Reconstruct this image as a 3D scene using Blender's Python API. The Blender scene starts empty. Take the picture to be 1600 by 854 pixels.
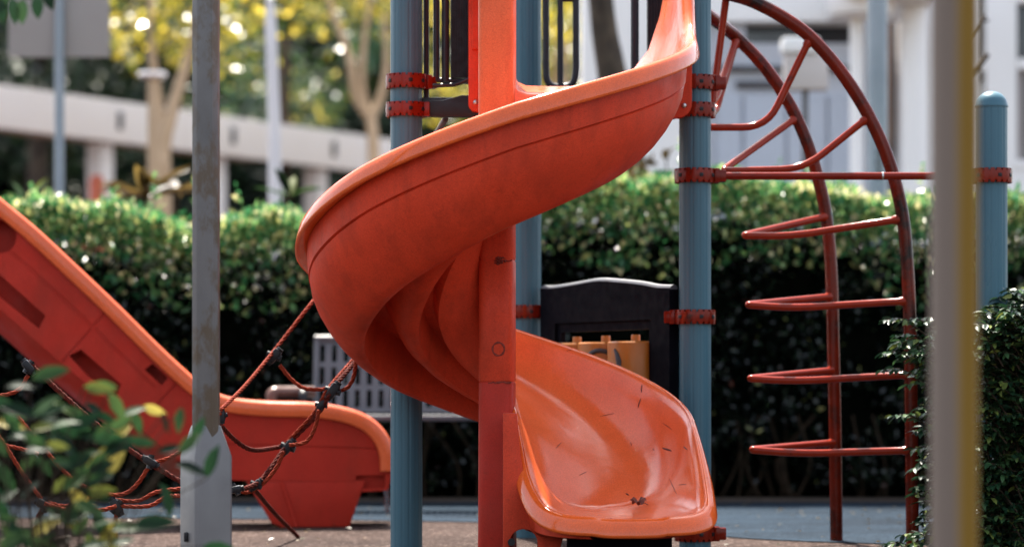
import bpy, bmesh, math, random
import numpy as np
from mathutils import Vector, Matrix, noise as mnoise
R = math.radians
PI = math.pi
rng = np.random.default_rng(7)
random.seed(7)
scene = bpy.context.scene
col = scene.collection

# ------------------------------------------------------------------ camera
F = 4350.0            # focal length in pixels of the 1600 px wide photograph
CH = 0.563            # camera height
HZ = 615.0            # horizon row
cam_d = bpy.data.cameras.new('camera')
cam = bpy.data.objects.new('camera', cam_d)
col.objects.link(cam)
cam.location = (0, 0, CH)
cam.rotation_euler = (R(90), 0, 0)
cam_d.sensor_width = 36.0
cam_d.lens = F / 1600 * 36
cam_d.shift_y = (HZ - 427) / 1600
cam_d.clip_start = 0.1
cam_d.clip_end = 800
cam_d.dof.use_dof = True
cam_d.dof.focus_distance = 9.25
cam_d.dof.aperture_fstop = 1.75
scene.camera = cam


def W(px, py, d):
    return Vector(((px - 800) / F * d, d, CH + (HZ - py) / F * d))


# ------------------------------------------------------------------ materials
def new_mat(name):
    m = bpy.data.materials.new(name)
    m.use_nodes = True
    nt = m.node_tree
    b = nt.nodes['Principled BSDF']
    return m, nt, b


def N(nt, t, **kw):
    n = nt.nodes.new(t)
    for k, v in kw.items():
        if k in n.inputs:
            n.inputs[k].default_value = v
        else:
            setattr(n, k, v)
    return n


def ramp(nt, fac, stops, interp='LINEAR'):
    r = nt.nodes.new('ShaderNodeValToRGB')
    r.color_ramp.interpolation = interp
    els = r.color_ramp.elements
    while len(els) < len(stops):
        els.new(0.5)
    for e, (p, c) in zip(els, stops):
        e.position = p
        e.color = (*c, 1) if len(c) == 3 else c
    nt.links.new(fac, r.inputs[0])
    return r.outputs[0]


def coords(nt, scale=(1, 1, 1)):
    g = nt.nodes.new('ShaderNodeNewGeometry')
    mp = nt.nodes.new('ShaderNodeMapping')
    mp.inputs['Scale'].default_value = scale
    nt.links.new(g.outputs['Position'], mp.inputs['Vector'])
    return mp.outputs[0]


def mat_paint(name, c1, c2, rough=0.4, scale=6, stretch=(1, 1, 1), bump=0.0, bscale=80, metallic=0.0,
              dirt=None, dirt_amt=(0.62, 0.75), dirt_scale=3, spec=0.5, coat=0.0, rv=0.12):
    m, nt, b = new_mat(name)
    n = N(nt, 'ShaderNodeTexNoise', Scale=scale, Detail=5.0, Roughness=0.6)
    nt.links.new(coords(nt, stretch), n.inputs['Vector'])
    c = ramp(nt, n.outputs[0], [(0.3, c1), (0.7, c2)])
    if dirt:
        n2 = N(nt, 'ShaderNodeTexNoise', Scale=dirt_scale, Detail=8.0, Roughness=0.7)
        nt.links.new(coords(nt, stretch), n2.inputs['Vector'])
        f = ramp(nt, n2.outputs[0], [(dirt_amt[0], (0, 0, 0)), (dirt_amt[1], (1, 1, 1))])
        mx = N(nt, 'ShaderNodeMix', data_type='RGBA')
        nt.links.new(f, mx.inputs[0])
        nt.links.new(c, mx.inputs[6])
        mx.inputs[7].default_value = (*dirt, 1)
        c = mx.outputs[2]
    nt.links.new(c, b.inputs['Base Color'])
    n3 = N(nt, 'ShaderNodeTexNoise', Scale=scale * 3, Detail=4.0)
    nt.links.new(coords(nt, stretch), n3.inputs['Vector'])
    rr = ramp(nt, n3.outputs[0], [(0.3, (max(0.03, rough - rv),) * 3), (0.7, (min(1, rough + rv),) * 3)])
    nt.links.new(rr, b.inputs['Roughness'])
    b.inputs['Metallic'].default_value = metallic
    b.inputs['Specular IOR Level'].default_value = spec
    b.inputs['Coat Weight'].default_value = coat
    b.inputs['Coat Roughness'].default_value = 0.12
    if bump:
        n4 = N(nt, 'ShaderNodeTexNoise', Scale=bscale, Detail=4.0)
        nt.links.new(coords(nt), n4.inputs['Vector'])
        bp = N(nt, 'ShaderNodeBump', Strength=bump, Distance=0.01)
        nt.links.new(n4.outputs[0], bp.inputs['Height'])
        nt.links.new(bp.outputs[0], b.inputs['Normal'])
    return m


def mat_leaf(name, stops, rough=0.4, trans=0.35, tcol=None, spec=0.5, hscale=None):
    m, nt, b = new_mat(name)
    g = nt.nodes.new('ShaderNodeNewGeometry')
    fac = g.outputs['Random Per Island']
    if hscale:
        n = N(nt, 'ShaderNodeTexNoise', Scale=hscale, Detail=2.0)
        nt.links.new(g.outputs['Position'], n.inputs['Vector'])
        mm = N(nt, 'ShaderNodeMath', operation='MULTIPLY_ADD')
        nt.links.new(n.outputs[0], mm.inputs[0])
        mm.inputs[1].default_value = 1.6
        m2 = N(nt, 'ShaderNodeMath', operation='MULTIPLY_ADD')
        nt.links.new(fac, m2.inputs[0])
        m2.inputs[1].default_value = 0.6
        m2.inputs[2].default_value = -0.6
        nt.links.new(m2.outputs[0], mm.inputs[2])
        fac = mm.outputs[0]
    c = ramp(nt, fac, stops)
    nt.links.new(c, b.inputs['Base Color'])
    b.inputs['Roughness'].default_value = rough
    b.inputs['Specular IOR Level'].default_value = spec
    tr = nt.nodes.new('ShaderNodeBsdfTranslucent')
    if tcol:
        mx = N(nt, 'ShaderNodeMix', data_type='RGBA', blend_type='MULTIPLY')
        mx.inputs[0].default_value = 1
        nt.links.new(c, mx.inputs[6])
        mx.inputs[7].default_value = (*tcol, 1)
        nt.links.new(mx.outputs[2], tr.inputs[0])
    else:
        nt.links.new(c, tr.inputs[0])
    ms = nt.nodes.new('ShaderNodeMixShader')
    ms.inputs[0].default_value = trans
    nt.links.new(b.outputs[0], ms.inputs[1])
    nt.links.new(tr.outputs[0], ms.inputs[2])
    nt.links.new(ms.outputs[0], nt.nodes['Material Output'].inputs[0])
    return m


M = {}
ORANGE1, ORANGE2 = (0.67, 0.112, 0.032), (0.74, 0.138, 0.042)


def mat_slide(name, c1, c2, rough=0.3, spec=0.45, grime=0.6):
    """Rotomoulded plastic: mottled colour, fine dark scratches, dusty stains."""
    m, nt, b = new_mat(name)
    n = N(nt, 'ShaderNodeTexNoise', Scale=5.0, Detail=8.0, Roughness=0.7)
    nt.links.new(coords(nt), n.inputs['Vector'])
    c = ramp(nt, n.outputs[0], [(0.3, c1), (0.7, c2)])
    # fine speckle of the moulded powder
    sp = N(nt, 'ShaderNodeTexNoise', Scale=260.0, Detail=2.0)
    nt.links.new(coords(nt), sp.inputs['Vector'])
    sf = ramp(nt, sp.outputs[0], [(0.3, (0.82, 0.82, 0.82)), (0.7, (1.1, 1.1, 1.1))])
    mu = N(nt, 'ShaderNodeMix', data_type='RGBA', blend_type='MULTIPLY')
    mu.inputs[0].default_value = 1
    nt.links.new(c, mu.inputs[6])
    nt.links.new(sf, mu.inputs[7])
    c = mu.outputs[2]
    # grime: large soft stains and short scuffs
    for sc, st, lo, hi, amt, dc in ((2.2, (1, 1, 1), 0.46, 0.72, 0.55, (0.20, 0.022, 0.010)),
                                    (14.0, (1, 1, 0.3), 0.46, 0.72, 0.55, (0.20, 0.022, 0.010)),
                                    (70.0, (1, 1, 1), 0.55, 0.7, 0.35, (0.16, 0.02, 0.010)),
                                    (30.0, (1.0, 4.0, 2.5), 0.66, 0.70, 0.4, (0.20, 0.028, 0.014)),
                                    (26.0, (4.0, 0.8, 2.5), 0.66, 0.70, 0.4, (0.20, 0.028, 0.014)),
                                    (14.0, (1, 1, 4.5), 0.72, 0.76, 0.7, (0.13, 0.02, 0.012)),
                                    (11.0, (5, 1.4, 1), 0.735, 0.765, 0.7, (0.12, 0.02, 0.012))):
        n2 = N(nt, 'ShaderNodeTexNoise', Scale=sc, Detail=6.0, Roughness=0.62)
        nt.links.new(coords(nt, st), n2.inputs['Vector'])
        f = ramp(nt, n2.outputs[0], [(lo, (0, 0, 0)), (hi, (amt * grime, amt * grime, amt * grime))])
        mx = N(nt, 'ShaderNodeMix', data_type='RGBA')
        nt.links.new(f, mx.inputs[0])
        nt.links.new(c, mx.inputs[6])
        mx.inputs[7].default_value = (*dc, 1)
        c = mx.outputs[2]
    nt.links.new(c, b.inputs['Base Color'])
    n3 = N(nt, 'ShaderNodeTexNoise', Scale=9.0, Detail=6.0)
    nt.links.new(coords(nt), n3.inputs['Vector'])
    nt.links.new(ramp(nt, n3.outputs[0], [(0.3, (rough * .7,) * 3), (0.7, (rough * 1.35,) * 3)]), b.inputs['Roughness'])
    b.inputs['Specular IOR Level'].default_value = spec
    bp = N(nt, 'ShaderNodeBump', Strength=0.10, Distance=0.01)
    n4 = N(nt, 'ShaderNodeTexNoise', Scale=22.0, Detail=3.0)
    nt.links.new(coords(nt), n4.inputs['Vector'])
    nt.links.new(n4.outputs[0], bp.inputs['Height'])
    nt.links.new(bp.outputs[0], b.inputs['Normal'])
    return m


M['orange'] = mat_slide('orange_plastic_lit', ORANGE1, ORANGE2, 0.2, 0.4, 0.22)  # paler copy of the plastic, sky light put into the colour
M['orange_side'] = mat_slide('orange_plastic_matt_shaded', (0.54, 0.045, 0.017), (0.62, 0.056, 0.021), 0.5, 0.15, 0.75)  # darker copy of the same plastic, shade put into the colour
M['orange_deep'] = mat_slide('orange_plastic_deep', (0.38, 0.022, 0.012), (0.45, 0.029, 0.015), 0.5, 0.15, 0.6)  # redder plastic of the wavy slide; lowest column section uses it as shade
M['column'] = mat_slide('orange_plastic_skylit', (0.46, 0.105, 0.037), (0.53, 0.128, 0.046), 0.5, 0.2, 0.5)  # lighter orange paints open sky light onto the upper column
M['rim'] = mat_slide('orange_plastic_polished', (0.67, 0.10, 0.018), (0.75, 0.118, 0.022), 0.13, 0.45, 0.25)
M['stain'] = mat_paint('grime', (0.03, 0.008, 0.006), (0.10, 0.015, 0.01), 0.7, 40)
M['grime_red'] = mat_paint('reddish_grime', (0.11, 0.014, 0.008), (0.22, 0.026, 0.012), 0.8, 60)
M['post'] = mat_paint('blue_grey_powder_coat', (0.042, 0.112, 0.150), (0.053, 0.130, 0.172), 0.36, 5, (1, 1, 0.15),
                      dirt=(0.04, 0.06, 0.075), dirt_amt=(0.68, 0.74), dirt_scale=22, spec=0.25)
M['red'] = mat_paint('dark_red_paint', (0.14, 0.010, 0.004), (0.19, 0.014, 0.0055), 0.15, 14, bump=0.03, bscale=60, rv=0.05,
                     dirt=(0.03, 0.012, 0.01), dirt_amt=(0.6, 0.72), dirt_scale=12, spec=0.16)
M['red_rung'] = mat_paint('dark_red_paint_bright', (0.20, 0.017, 0.006), (0.26, 0.024, 0.008), 0.15, 14, dirt=(0.03, 0.012, 0.01), dirt_amt=(0.62, 0.74), dirt_scale=12, spec=0.16, rv=0.05)
M['red_shaded'] = mat_paint('shaded_dark_red_paint', (0.075, 0.009, 0.004), (0.16, 0.014, 0.005), 0.2, 9, dirt=(0.02, 0.009, 0.008), dirt_amt=(0.5, 0.62), dirt_scale=5, spec=0.18)  # darker red for the stringers, their shade put into the paint colour
M['black'] = mat_paint('black_plastic', (0.006, 0.006, 0.008), (0.012, 0.012, 0.015), 0.42, 10, spec=0.25)
M['charcoal'] = mat_paint('charcoal_plastic', (0.009, 0.010, 0.015), (0.015, 0.016, 0.023), 0.4, 10, spec=0.3)
M['panel'] = mat_paint('charcoal_panel_plastic', (0.002, 0.002, 0.004), (0.0045, 0.0045, 0.0075), 0.7, 10, spec=0.04)
M['steel'] = mat_paint('bolt_steel', (0.4, 0.4, 0.4), (0.5, 0.5, 0.5), 0.3, 20, metallic=1.0)
M['yellow'] = mat_paint('yellow_plastic', (0.36, 0.115, 0.010), (0.42, 0.14, 0.015), 0.4, 8)
M['rope'] = mat_paint('red_rope', (0.14, 0.015, 0.006), (0.26, 0.034, 0.012), 0.75, 120, (1, 1, 1), spec=.1, bump=0.6, bscale=160)
M['rope_dark'] = mat_paint('dark_red_rope', (0.03, 0.007, 0.006), (0.13, 0.018, 0.010), 0.8, 90, spec=.1, bump=0.6, bscale=160)
M['galv'] = mat_paint('weathered_grey_steel', (0.100, 0.100, 0.100), (0.135, 0.133, 0.132), 0.5, 6, (1, 1, 0.55), bump=0.1, bscale=40,
                      dirt=(0.090, 0.068, 0.046), dirt_amt=(0.45, 0.52), dirt_scale=6.5)
M['galv_base'] = mat_paint('grey_steel_sleeve', (0.11, 0.107, 0.107), (0.14, 0.137, 0.137), 0.45, 5, dirt=(0.15, 0.11, 0.08),
                           dirt_amt=(0.62, 0.75), dirt_scale=6)
M['tan_pole'] = mat_paint('dusty_beige_paint', (0.26, 0.195, 0.15), (0.33, 0.25, 0.20), 0.6, 3, (1, 1, 0.4), spec=.2)
M['yellow_pole'] = mat_paint('faded_yellow_paint', (0.22, 0.13, 0.010), (0.27, 0.16, 0.012), 0.6, 4, spec=.2)
M['bench'] = mat_paint('grey_coated_steel', (0.07, 0.07, 0.078), (0.10, 0.10, 0.108), 0.42, 8)
M['arm'] = mat_paint('brown_plastic', (0.10, 0.045, 0.03), (0.14, 0.06, 0.04), 0.3, 8)
M['white_wall'] = mat_paint('white_render', (0.87, 0.86, 0.84), (0.92, 0.91, 0.89), 0.85, 0.8, bump=0.05)
M['grey_wall'] = mat_paint('pale_grey_render', (0.50, 0.53, 0.59), (0.57, 0.60, 0.66), 0.8, 0.7)
M['grey_door'] = mat_paint('grey_steel_door', (0.44, 0.48, 0.55), (0.50, 0.54, 0.61), 0.6, 1.0)
M['dark_gap'] = mat_paint('dark_interior', (0.05, 0.05, 0.06), (0.09, 0.085, 0.09), 0.8, 2)
M['wood'] = mat_paint('brown_timber', (0.30, 0.12, 0.03), (0.40, 0.17, 0.05), 0.6, 3)
M['roof'] = mat_paint('pale_fascia', (0.76, 0.72, 0.71), (0.82, 0.78, 0.77), 0.7, 0.6)
M['roof_top'] = mat_paint('weathered_roof', (0.22, 0.16, 0.13), (0.34, 0.26, 0.22), 0.8, 1.5)
M['sign'] = mat_paint('grey_sign_back', (0.27, 0.24, 0.23), (0.32, 0.29, 0.28), 0.6, 1.2)
M['sign_pole'] = mat_paint('steel_pole', (0.20, 0.24, 0.28), (0.26, 0.30, 0.34), 0.4, 3)
M['white_pole'] = mat_paint('white_pole', (0.66, 0.64, 0.66), (0.74, 0.72, 0.73), 0.5, 3)
M['cabinet'] = mat_paint('beige_box', (0.50, 0.46, 0.44), (0.58, 0.53, 0.51), 0.5, 3)
M['cabinet_top'] = mat_paint('white_lid', (0.80, 0.80, 0.80), (0.86, 0.86, 0.86), 0.3, 3)
M['bark'] = mat_paint('dark_bark', (0.012, 0.008, 0.006), (0.085, 0.06, 0.04), 0.95, 9, (1, 1, 0.5), bump=0.8, bscale=20)
M['bark_pale'] = mat_paint('pale_bark', (0.36, 0.25, 0.15), (0.52, 0.38, 0.25), 0.8, 6, (1, 1, 0.4), bump=0.5, bscale=15)
M['glass'] = mat_paint('dark_glass', (0.015, 0.017, 0.02), (0.025, 0.026, 0.03), 0.12, 2, spec=0.6)
M['red_bin'] = mat_paint('red_coat', (0.36, 0.06, 0.02), (0.46, 0.09, 0.03), 0.5, 4)
M['stem'] = mat_paint('woody_stem', (0.02, 0.014, 0.009), (0.04, 0.028, 0.018), 0.8, 12, spec=0.1)
M['dead_leaf'] = mat_paint('dead_leaf_brown', (0.10, 0.018, 0.010), (0.17, 0.035, 0.018), 0.7, 30)
M['letter'] = mat_paint('black_lettering', (0.03, 0.03, 0.035), (0.05, 0.05, 0.055), 0.6, 5)

M['hedge_shaded'] = mat_leaf('hedge_leaf_shaded', [(0.0, (0.0015, 0.003, 0.002)), (0.5, (0.0035, 0.008, 0.005)), (0.9, (0.011, 0.021, 0.010)),  # near-black leaf colours carry the shade of the hedge face
                                              (0.985, (0.02, 0.03, 0.012)), (1.0, (0.30, 0.30, 0.10))], 0.24, 0.12, spec=0.4)  # palest stop paints glints onto a few leaves
M['hedge_new'] = mat_leaf('hedge_leaf_fresh_sunlit', [(0.0, (0.02, 0.09, 0.035)), (0.35, (0.05, 0.20, 0.07)), (0.65, (0.20, 0.36, 0.12)),
                                               (0.85, (0.48, 0.48, 0.17)), (1.0, (0.85, 0.74, 0.45))], 0.3, 0.42, spec=0.4)  # fresh leaf colours raised to carry strong sunlight
M['hedge_core'] = mat_paint('near_black_core', (0.001, 0.0014, 0.001), (0.0025, 0.003, 0.002), 1.0, 10, spec=0.0)  # near-black solid standing in for shade deep inside foliage
M['tree_gold'] = mat_leaf('yellow_green_leaf', [(0.0, (0.02, 0.05, 0.018)), (0.3, (0.07, 0.11, 0.022)), (0.55, (0.30, 0.27, 0.03)),
                                                (0.8, (0.66, 0.50, 0.05)), (1.0, (0.90, 0.74, 0.20))], 0.28, 0.5, spec=1.0, hscale=1.3)
M['tree_mid'] = mat_leaf('teal_green_leaf', [(0.0, (0.008, 0.03, 0.018)), (0.45, (0.025, 0.075, 0.035)), (0.75, (0.10, 0.15, 0.035)),
                                              (0.9, (0.45, 0.38, 0.05)), (1.0, (0.9, 0.75, 0.2))], 0.28, 0.45, spec=1.0, hscale=1.0)
M['tree_dark'] = mat_leaf('deep_green_leaf', [(0.0, (0.008, 0.016, 0.010)), (0.5, (0.018, 0.04, 0.022)), (0.85, (0.045, 0.08, 0.03)),
                                              (1.0, (0.15, 0.15, 0.03))], 0.45, 0.25, hscale=0.8)
M['shrub'] = mat_leaf('glossy_shrub_leaf', [(0.0, (0.005, 0.017, 0.009)), (0.5, (0.014, 0.044, 0.020)), (0.85, (0.05, 0.11, 0.04)),
                                            (1.0, (0.16, 0.19, 0.04))], 0.34, 0.2, spec=0.22)
M['near_leaf'] = mat_leaf('soft_green_leaf', [(0.0, (0.004, 0.014, 0.007)), (0.4, (0.013, 0.042, 0.016)), (0.75, (0.045, 0.09, 0.026)),
                                              (0.93, (0.22, 0.20, 0.03)), (1.0, (0.45, 0.36, 0.08))], 0.5, 0.4, spec=0.15)
M['bronze'] = mat_leaf('bronze_leaf', [(0.0, (0.05, 0.035, 0.012)), (0.6, (0.11, 0.07, 0.02)), (1.0, (0.22, 0.15, 0.04))], 0.35, 0.3)


def mat_ground():
    m, nt, b = new_mat('reddish_rubber_granules')
    v = N(nt, 'ShaderNodeTexVoronoi', Scale=85.0)
    nt.links.new(coords(nt), v.inputs['Vector'])
    c = ramp(nt, v.outputs['Color'], [(0.0, (0.016, 0.0095, 0.0075)), (0.4, (0.038, 0.023, 0.0185)), (0.75, (0.062, 0.039, 0.032)), (1.0, (0.26, 0.20, 0.18))])
    n = N(nt, 'ShaderNodeTexNoise', Scale=1.1, Detail=8.0, Roughness=0.65)
    nt.links.new(coords(nt), n.inputs['Vector'])
    f = ramp(nt, n.outputs[0], [(0.35, (0.62, 0.6, 0.6)), (0.65, (1.1, 1.1, 1.1))])
    mx = N(nt, 'ShaderNodeMix', data_type='RGBA', blend_type='MULTIPLY')
    mx.inputs[0].default_value = 1
    nt.links.new(c, mx.inputs[6])
    nt.links.new(f, mx.inputs[7])
    nt.links.new(mx.outputs[2], b.inputs['Base Color'])
    b.inputs['Roughness'].default_value = 0.9
    b.inputs['Specular IOR Level'].default_value = 0.1
    bp = N(nt, 'ShaderNodeBump', Strength=0.8, Distance=0.01)
    nt.links.new(v.outputs['Distance'], bp.inputs['Height'])
    nt.links.new(bp.outputs[0], b.inputs['Normal'])
    return m


def mat_band():
    m, nt, b = new_mat('blue_grey_rubber_granules')
    v = N(nt, 'ShaderNodeTexVoronoi', Scale=120.0)
    nt.links.new(coords(nt), v.inputs['Vector'])
    c = ramp(nt, v.outputs['Color'], [(0.0, (0.004, 0.010, 0.018)), (0.5, (0.012, 0.025, 0.041)), (1.0, (0.05, 0.072, 0.10))])
    n = N(nt, 'ShaderNodeTexNoise', Scale=1.6, Detail=8.0, Roughness=0.7)
    nt.links.new(coords(nt, (0.5, 1.6, 1)), n.inputs['Vector'])
    f = ramp(nt, n.outputs[0], [(0.38, (0.45, 0.45, 0.47)), (0.58, (1.1, 1.1, 1.1))])
    mx = N(nt, 'ShaderNodeMix', data_type='RGBA', blend_type='MULTIPLY')
    mx.inputs[0].default_value = 1
    nt.links.new(c, mx.inputs[6])
    nt.links.new(f, mx.inputs[7])
    nt.links.new(mx.outputs[2], b.inputs['Base Color'])
    b.inputs['Roughness'].default_value = 0.9
    b.inputs['Specular IOR Level'].default_value = 0.08
    bp = N(nt, 'ShaderNodeBump', Strength=0.8, Distance=0.01)
    nt.links.new(v.outputs['Distance'], bp.inputs['Height'])
    nt.links.new(bp.outputs[0], b.inputs['Normal'])
    return m


M['ground'] = mat_ground()
M['band'] = mat_band()
M['soil'] = mat_paint('leaf_litter_soil', (0.03, 0.022, 0.015), (0.09, 0.06, 0.04), 0.95, 30, bump=0.8, bscale=60)


# ------------------------------------------------------------------ mesh building
def root(name, loc, label, cat, group=None, kind=None):
    o = bpy.data.objects.new(name, None)
    o.empty_display_size = 0.1
    o.location = loc
    col.objects.link(o)
    tag(o, label, cat, group, kind)
    return o


def tag(o, label=None, cat=None, group=None, kind=None):
    if label: o['label'] = label
    if cat: o['category'] = cat
    if group: o['group'] = group
    if kind: o['kind'] = kind
    return o


def world_loc(o):
    v = Vector((0, 0, 0))
    while o is not None:
        v += o.location
        o = o.parent
    return v


def link_mesh(name, me, mat, parent=None, smooth=35):
    o = bpy.data.objects.new(name, me)
    if mat is not None:
        me.materials.append(mat)
    if parent is not None:
        off = world_loc(parent)
        me.transform(Matrix.Translation(-off))
        o.parent = parent
    if smooth:
        me.polygons.foreach_set('use_smooth', [True] * len(me.polygons))
        if smooth < 180:
            me.set_sharp_from_angle(angle=R(smooth))
    me.update()
    col.objects.link(o)
    return o


class MB:
    def __init__(s):
        s.v, s.f = [], []

    def add(s, vs, fs):
        k = len(s.v)
        s.v += [tuple(v) for v in vs]
        s.f += [tuple(i + k for i in f) for f in fs]
        return s

    def box(s, c, size, rot=None, bev=0.0):
        bm = bmesh.new()
        bmesh.ops.create_cube(bm, size=1)
        bmesh.ops.scale(bm, vec=size, verts=bm.verts)
        if bev:
            bmesh.ops.bevel(bm, geom=bm.edges[:], offset=bev, segments=2, affect='EDGES', profile=0.6)
        if rot is not None:
            bmesh.ops.transform(bm, matrix=rot.to_4x4(), verts=bm.verts)
        bmesh.ops.translate(bm, vec=c, verts=bm.verts)
        bm.verts.index_update()
        s.add([v.co[:] for v in bm.verts], [[v.index for v in f.verts] for f in bm.faces])
        bm.free()
        return s

    def tube(s, pts, r, seg=12, caps=True, rfun=None):
        pts = [Vector(p) for p in pts]
        n = len(pts)
        T = []
        for i in range(n):
            a = pts[max(0, i - 1)]
            b = pts[min(n - 1, i + 1)]
            T.append((b - a).normalized())
        up = Vector((0, 0, 1)) if abs(T[0].z) < 0.9 else Vector((0, 1, 0))
        u = T[0].cross(up).normalized()
        vs, fs = [], []
        for i in range(n):
            u = (u - T[i] * u.dot(T[i])).normalized()
            w = T[i].cross(u)
            rr = rfun(i / (n - 1)) if rfun else (r[i] if isinstance(r, (list, tuple)) else r)
            for k in range(seg):
                a = 2 * PI * k / seg
                vs.append(pts[i] + (u * math.cos(a) + w * math.sin(a)) * rr)
        for i in range(n - 1):
            for k in range(seg):
                k2 = (k + 1) % seg
                fs.append((i * seg + k, (i + 1) * seg + k, (i + 1) * seg + k2, i * seg + k2))
        if caps:
            fs.append(tuple(range(seg)))
            fs.append(tuple((n - 1) * seg + k for k in reversed(range(seg))))
        return s.add(vs, fs)

    def lathe(s, c, prof, seg=32, rad=None):
        """prof: list of (r, z) from bottom to top, closed with caps; rad(angle, i) multiplies the radius"""
        vs, fs = [], []
        n = len(prof)
        for i, (r, z) in enumerate(prof):
            for k in range(seg):
                a = 2 * PI * k / seg
                q = r * (rad(a, i) if rad else 1)
                vs.append((c[0] + q * math.cos(a), c[1] + q * math.sin(a), c[2] + z))
        for i in range(n - 1):
            for k in range(seg):
                k2 = (k + 1) % seg
                fs.append((i * seg + k, i * seg + k2, (i + 1) * seg + k2, (i + 1) * seg + k))
        fs.append(tuple(reversed(range(seg))))
        fs.append(tuple((n - 1) * seg + k for k in range(seg)))
        return s.add(vs, fs)

    def prism(s, outline, d0, d1, plane='XZ'):
        """outline = list of (x, z); extruded along Y from d0 to d1"""
        n = len(outline)
        if plane == 'XZ':
            vs = [(x, d0, z) for x, z in outline] + [(x, d1, z) for x, z in outline]
        else:
            vs = [(x, y, d0) for x, y in outline] + [(x, y, d1) for x, y in outline]
        fs = [tuple(range(n)), tuple(reversed(range(n, 2 * n)))]
        for i in range(n):
            j = (i + 1) % n
            fs.append((i, n + i, n + j, j))
        return s.add(vs, fs)

    def grid(s, rows):
        n = len(rows[0])
        vs = [p for row in rows for p in row]
        fs = []
        for i in range(len(rows) - 1):
            for j in range(n - 1):
                fs.append((i * n + j, i * n + j + 1, (i + 1) * n + j + 1, (i + 1) * n + j))
        return s.add(vs, fs)

    def mesh(s, name, fix=True):
        me = bpy.data.meshes.new(name)
        me.from_pydata(s.v, [], s.f)
        if fix:
            bm = bmesh.new()
            bm.from_mesh(me)
            bmesh.ops.recalc_face_normals(bm, faces=bm.faces[:])
            bm.to_mesh(me)
            bm.free()
        return me

    def build(s, name, mat, parent=None, smooth=35, bev=0.0, fix=True):
        me = s.mesh(name, fix)
        if bev:
            bm = bmesh.new()
            bm.from_mesh(me)
            es = [e for e in bm.edges if len(e.link_faces) == 2 and e.calc_face_angle(0) > R(40)]
            bmesh.ops.bevel(bm, geom=es, offset=bev, segments=2, affect='EDGES', profile=0.6)
            bm.to_mesh(me)
            bm.free()
        return link_mesh(name, me, mat, parent, smooth)


def smooth_path(pts, k=6, closed=False):
    P = [Vector(p) for p in pts]
    out = []
    n = len(P)
    for i in range(n - 1):
        p0 = P[i - 1] if i > 0 else P[0] * 2 - P[1]
        p1, p2 = P[i], P[i + 1]
        p3 = P[i + 2] if i + 2 < n else P[-1] * 2 - P[-2]
        for j in range(k):
            t = j / k
            out.append(0.5 * ((2 * p1) + (p2 - p0) * t + (2 * p0 - 5 * p1 + 4 * p2 - p3) * t * t + (3 * p1 - p0 - 3 * p2 + p3) * t ** 3))
    out.append(P[-1])
    return out


def boolean_cut(me, cutters):
    """subtract the cutter meshes from me and return the resulting mesh"""
    o = bpy.data.objects.new('cut_body', me)
    col.objects.link(o)
    tmp = []
    for c in cutters:
        k = bpy.data.objects.new('cutter', c)
        col.objects.link(k)
        tmp.append(k)
        md = o.modifiers.new('b', 'BOOLEAN')
        md.object = k
        md.operation = 'DIFFERENCE'
        md.solver = 'EXACT'
    dg = bpy.context.evaluated_depsgraph_get()
    res = bpy.data.meshes.new_from_object(o.evaluated_get(dg))
    for k in tmp + [o]:
        bpy.data.objects.remove(k)
    return res


def leaves(pos, ax, nrm, L, Wd, shape='diamond', fold=0.15):
    """arrays (n,3), (n,3), (n,3), (n,), (n,) -> (verts, faces) of separate leaf faces"""
    ax = ax / (np.linalg.norm(ax, axis=1, keepdims=True) + 1e-9)
    s = np.cross(ax, nrm)
    s /= (np.linalg.norm(s, axis=1, keepdims=True) + 1e-9)
    nn = np.cross(s, ax)
    L = L[:, None]
    Wd = Wd[:, None]
    if shape == 'diamond':
        V = np.stack([pos, pos + ax * L * .45 + s * Wd / 2 + nn * Wd * fold, pos + ax * L, pos + ax * L * .45 - s * Wd / 2 + nn * Wd * fold], 1)
        k = 4
        faces = [(0, 1, 2, 3)]
    else:
        prof = [(.2, .36), (.45, .5), (.75, .36)]
        droop = lambda t: -nn * L * 0.25 * t * t
        pts = [pos]
        for t, w in prof:
            pts.append(pos + ax * L * t + s * Wd * w + nn * Wd * fold + droop(t))
        pts.append(pos + ax * L + droop(1))
        for t, w in reversed(prof):
            pts.append(pos + ax * L * t - s * Wd * w + nn * Wd * fold + droop(t))
        for t, w in prof:
            pts.append(pos + ax * L * t + droop(t))
        V = np.stack(pts, 1)
        k = 11
        # 0 base,1-3 right,4 tip,5-7 left (75,45,20),8-10 mid (20,45,75)
        faces = [(0, 1, 8), (1, 2, 9, 8), (2, 3, 10, 9), (3, 4, 10), (0, 8, 7), (8, 9, 6, 7), (9, 10, 5, 6), (10, 4, 5)]
    n = len(pos)
    V = V.reshape(-1, 3)
    base = np.arange(n) * k
    out = []
    for f in faces:
        out.append(base[:, None] + np.array(f)[None, :])
    return V, out


def leaf_mesh(name, parts):
    """parts: list of (V, faces list of arrays)"""
    vs, loops, starts, tot = [], [], [], []
    k = 0
    st = 0
    for V, fl in parts:
        vs.append(V)
        for a in fl:
            a = a + k
            m = a.shape[1]
            loops.append(a.reshape(-1))
            starts.append(st + np.arange(len(a)) * m)
            tot.append(np.full(len(a), m))
            st += a.size
        k += len(V)
    V = np.concatenate(vs)
    Lp = np.concatenate(loops)
    S = np.concatenate(starts)
    me = bpy.data.meshes.new(name)
    me.vertices.add(len(V))
    me.vertices.foreach_set('co', V.astype(np.float32).reshape(-1))
    me.loops.add(len(Lp))
    me.loops.foreach_set('vertex_index', Lp.astype(np.int32))
    me.polygons.add(len(S))
    me.polygons.foreach_set('loop_start', S.astype(np.int32))
    me.update(calc_edges=True)
    me.validate()
    return me


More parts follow.
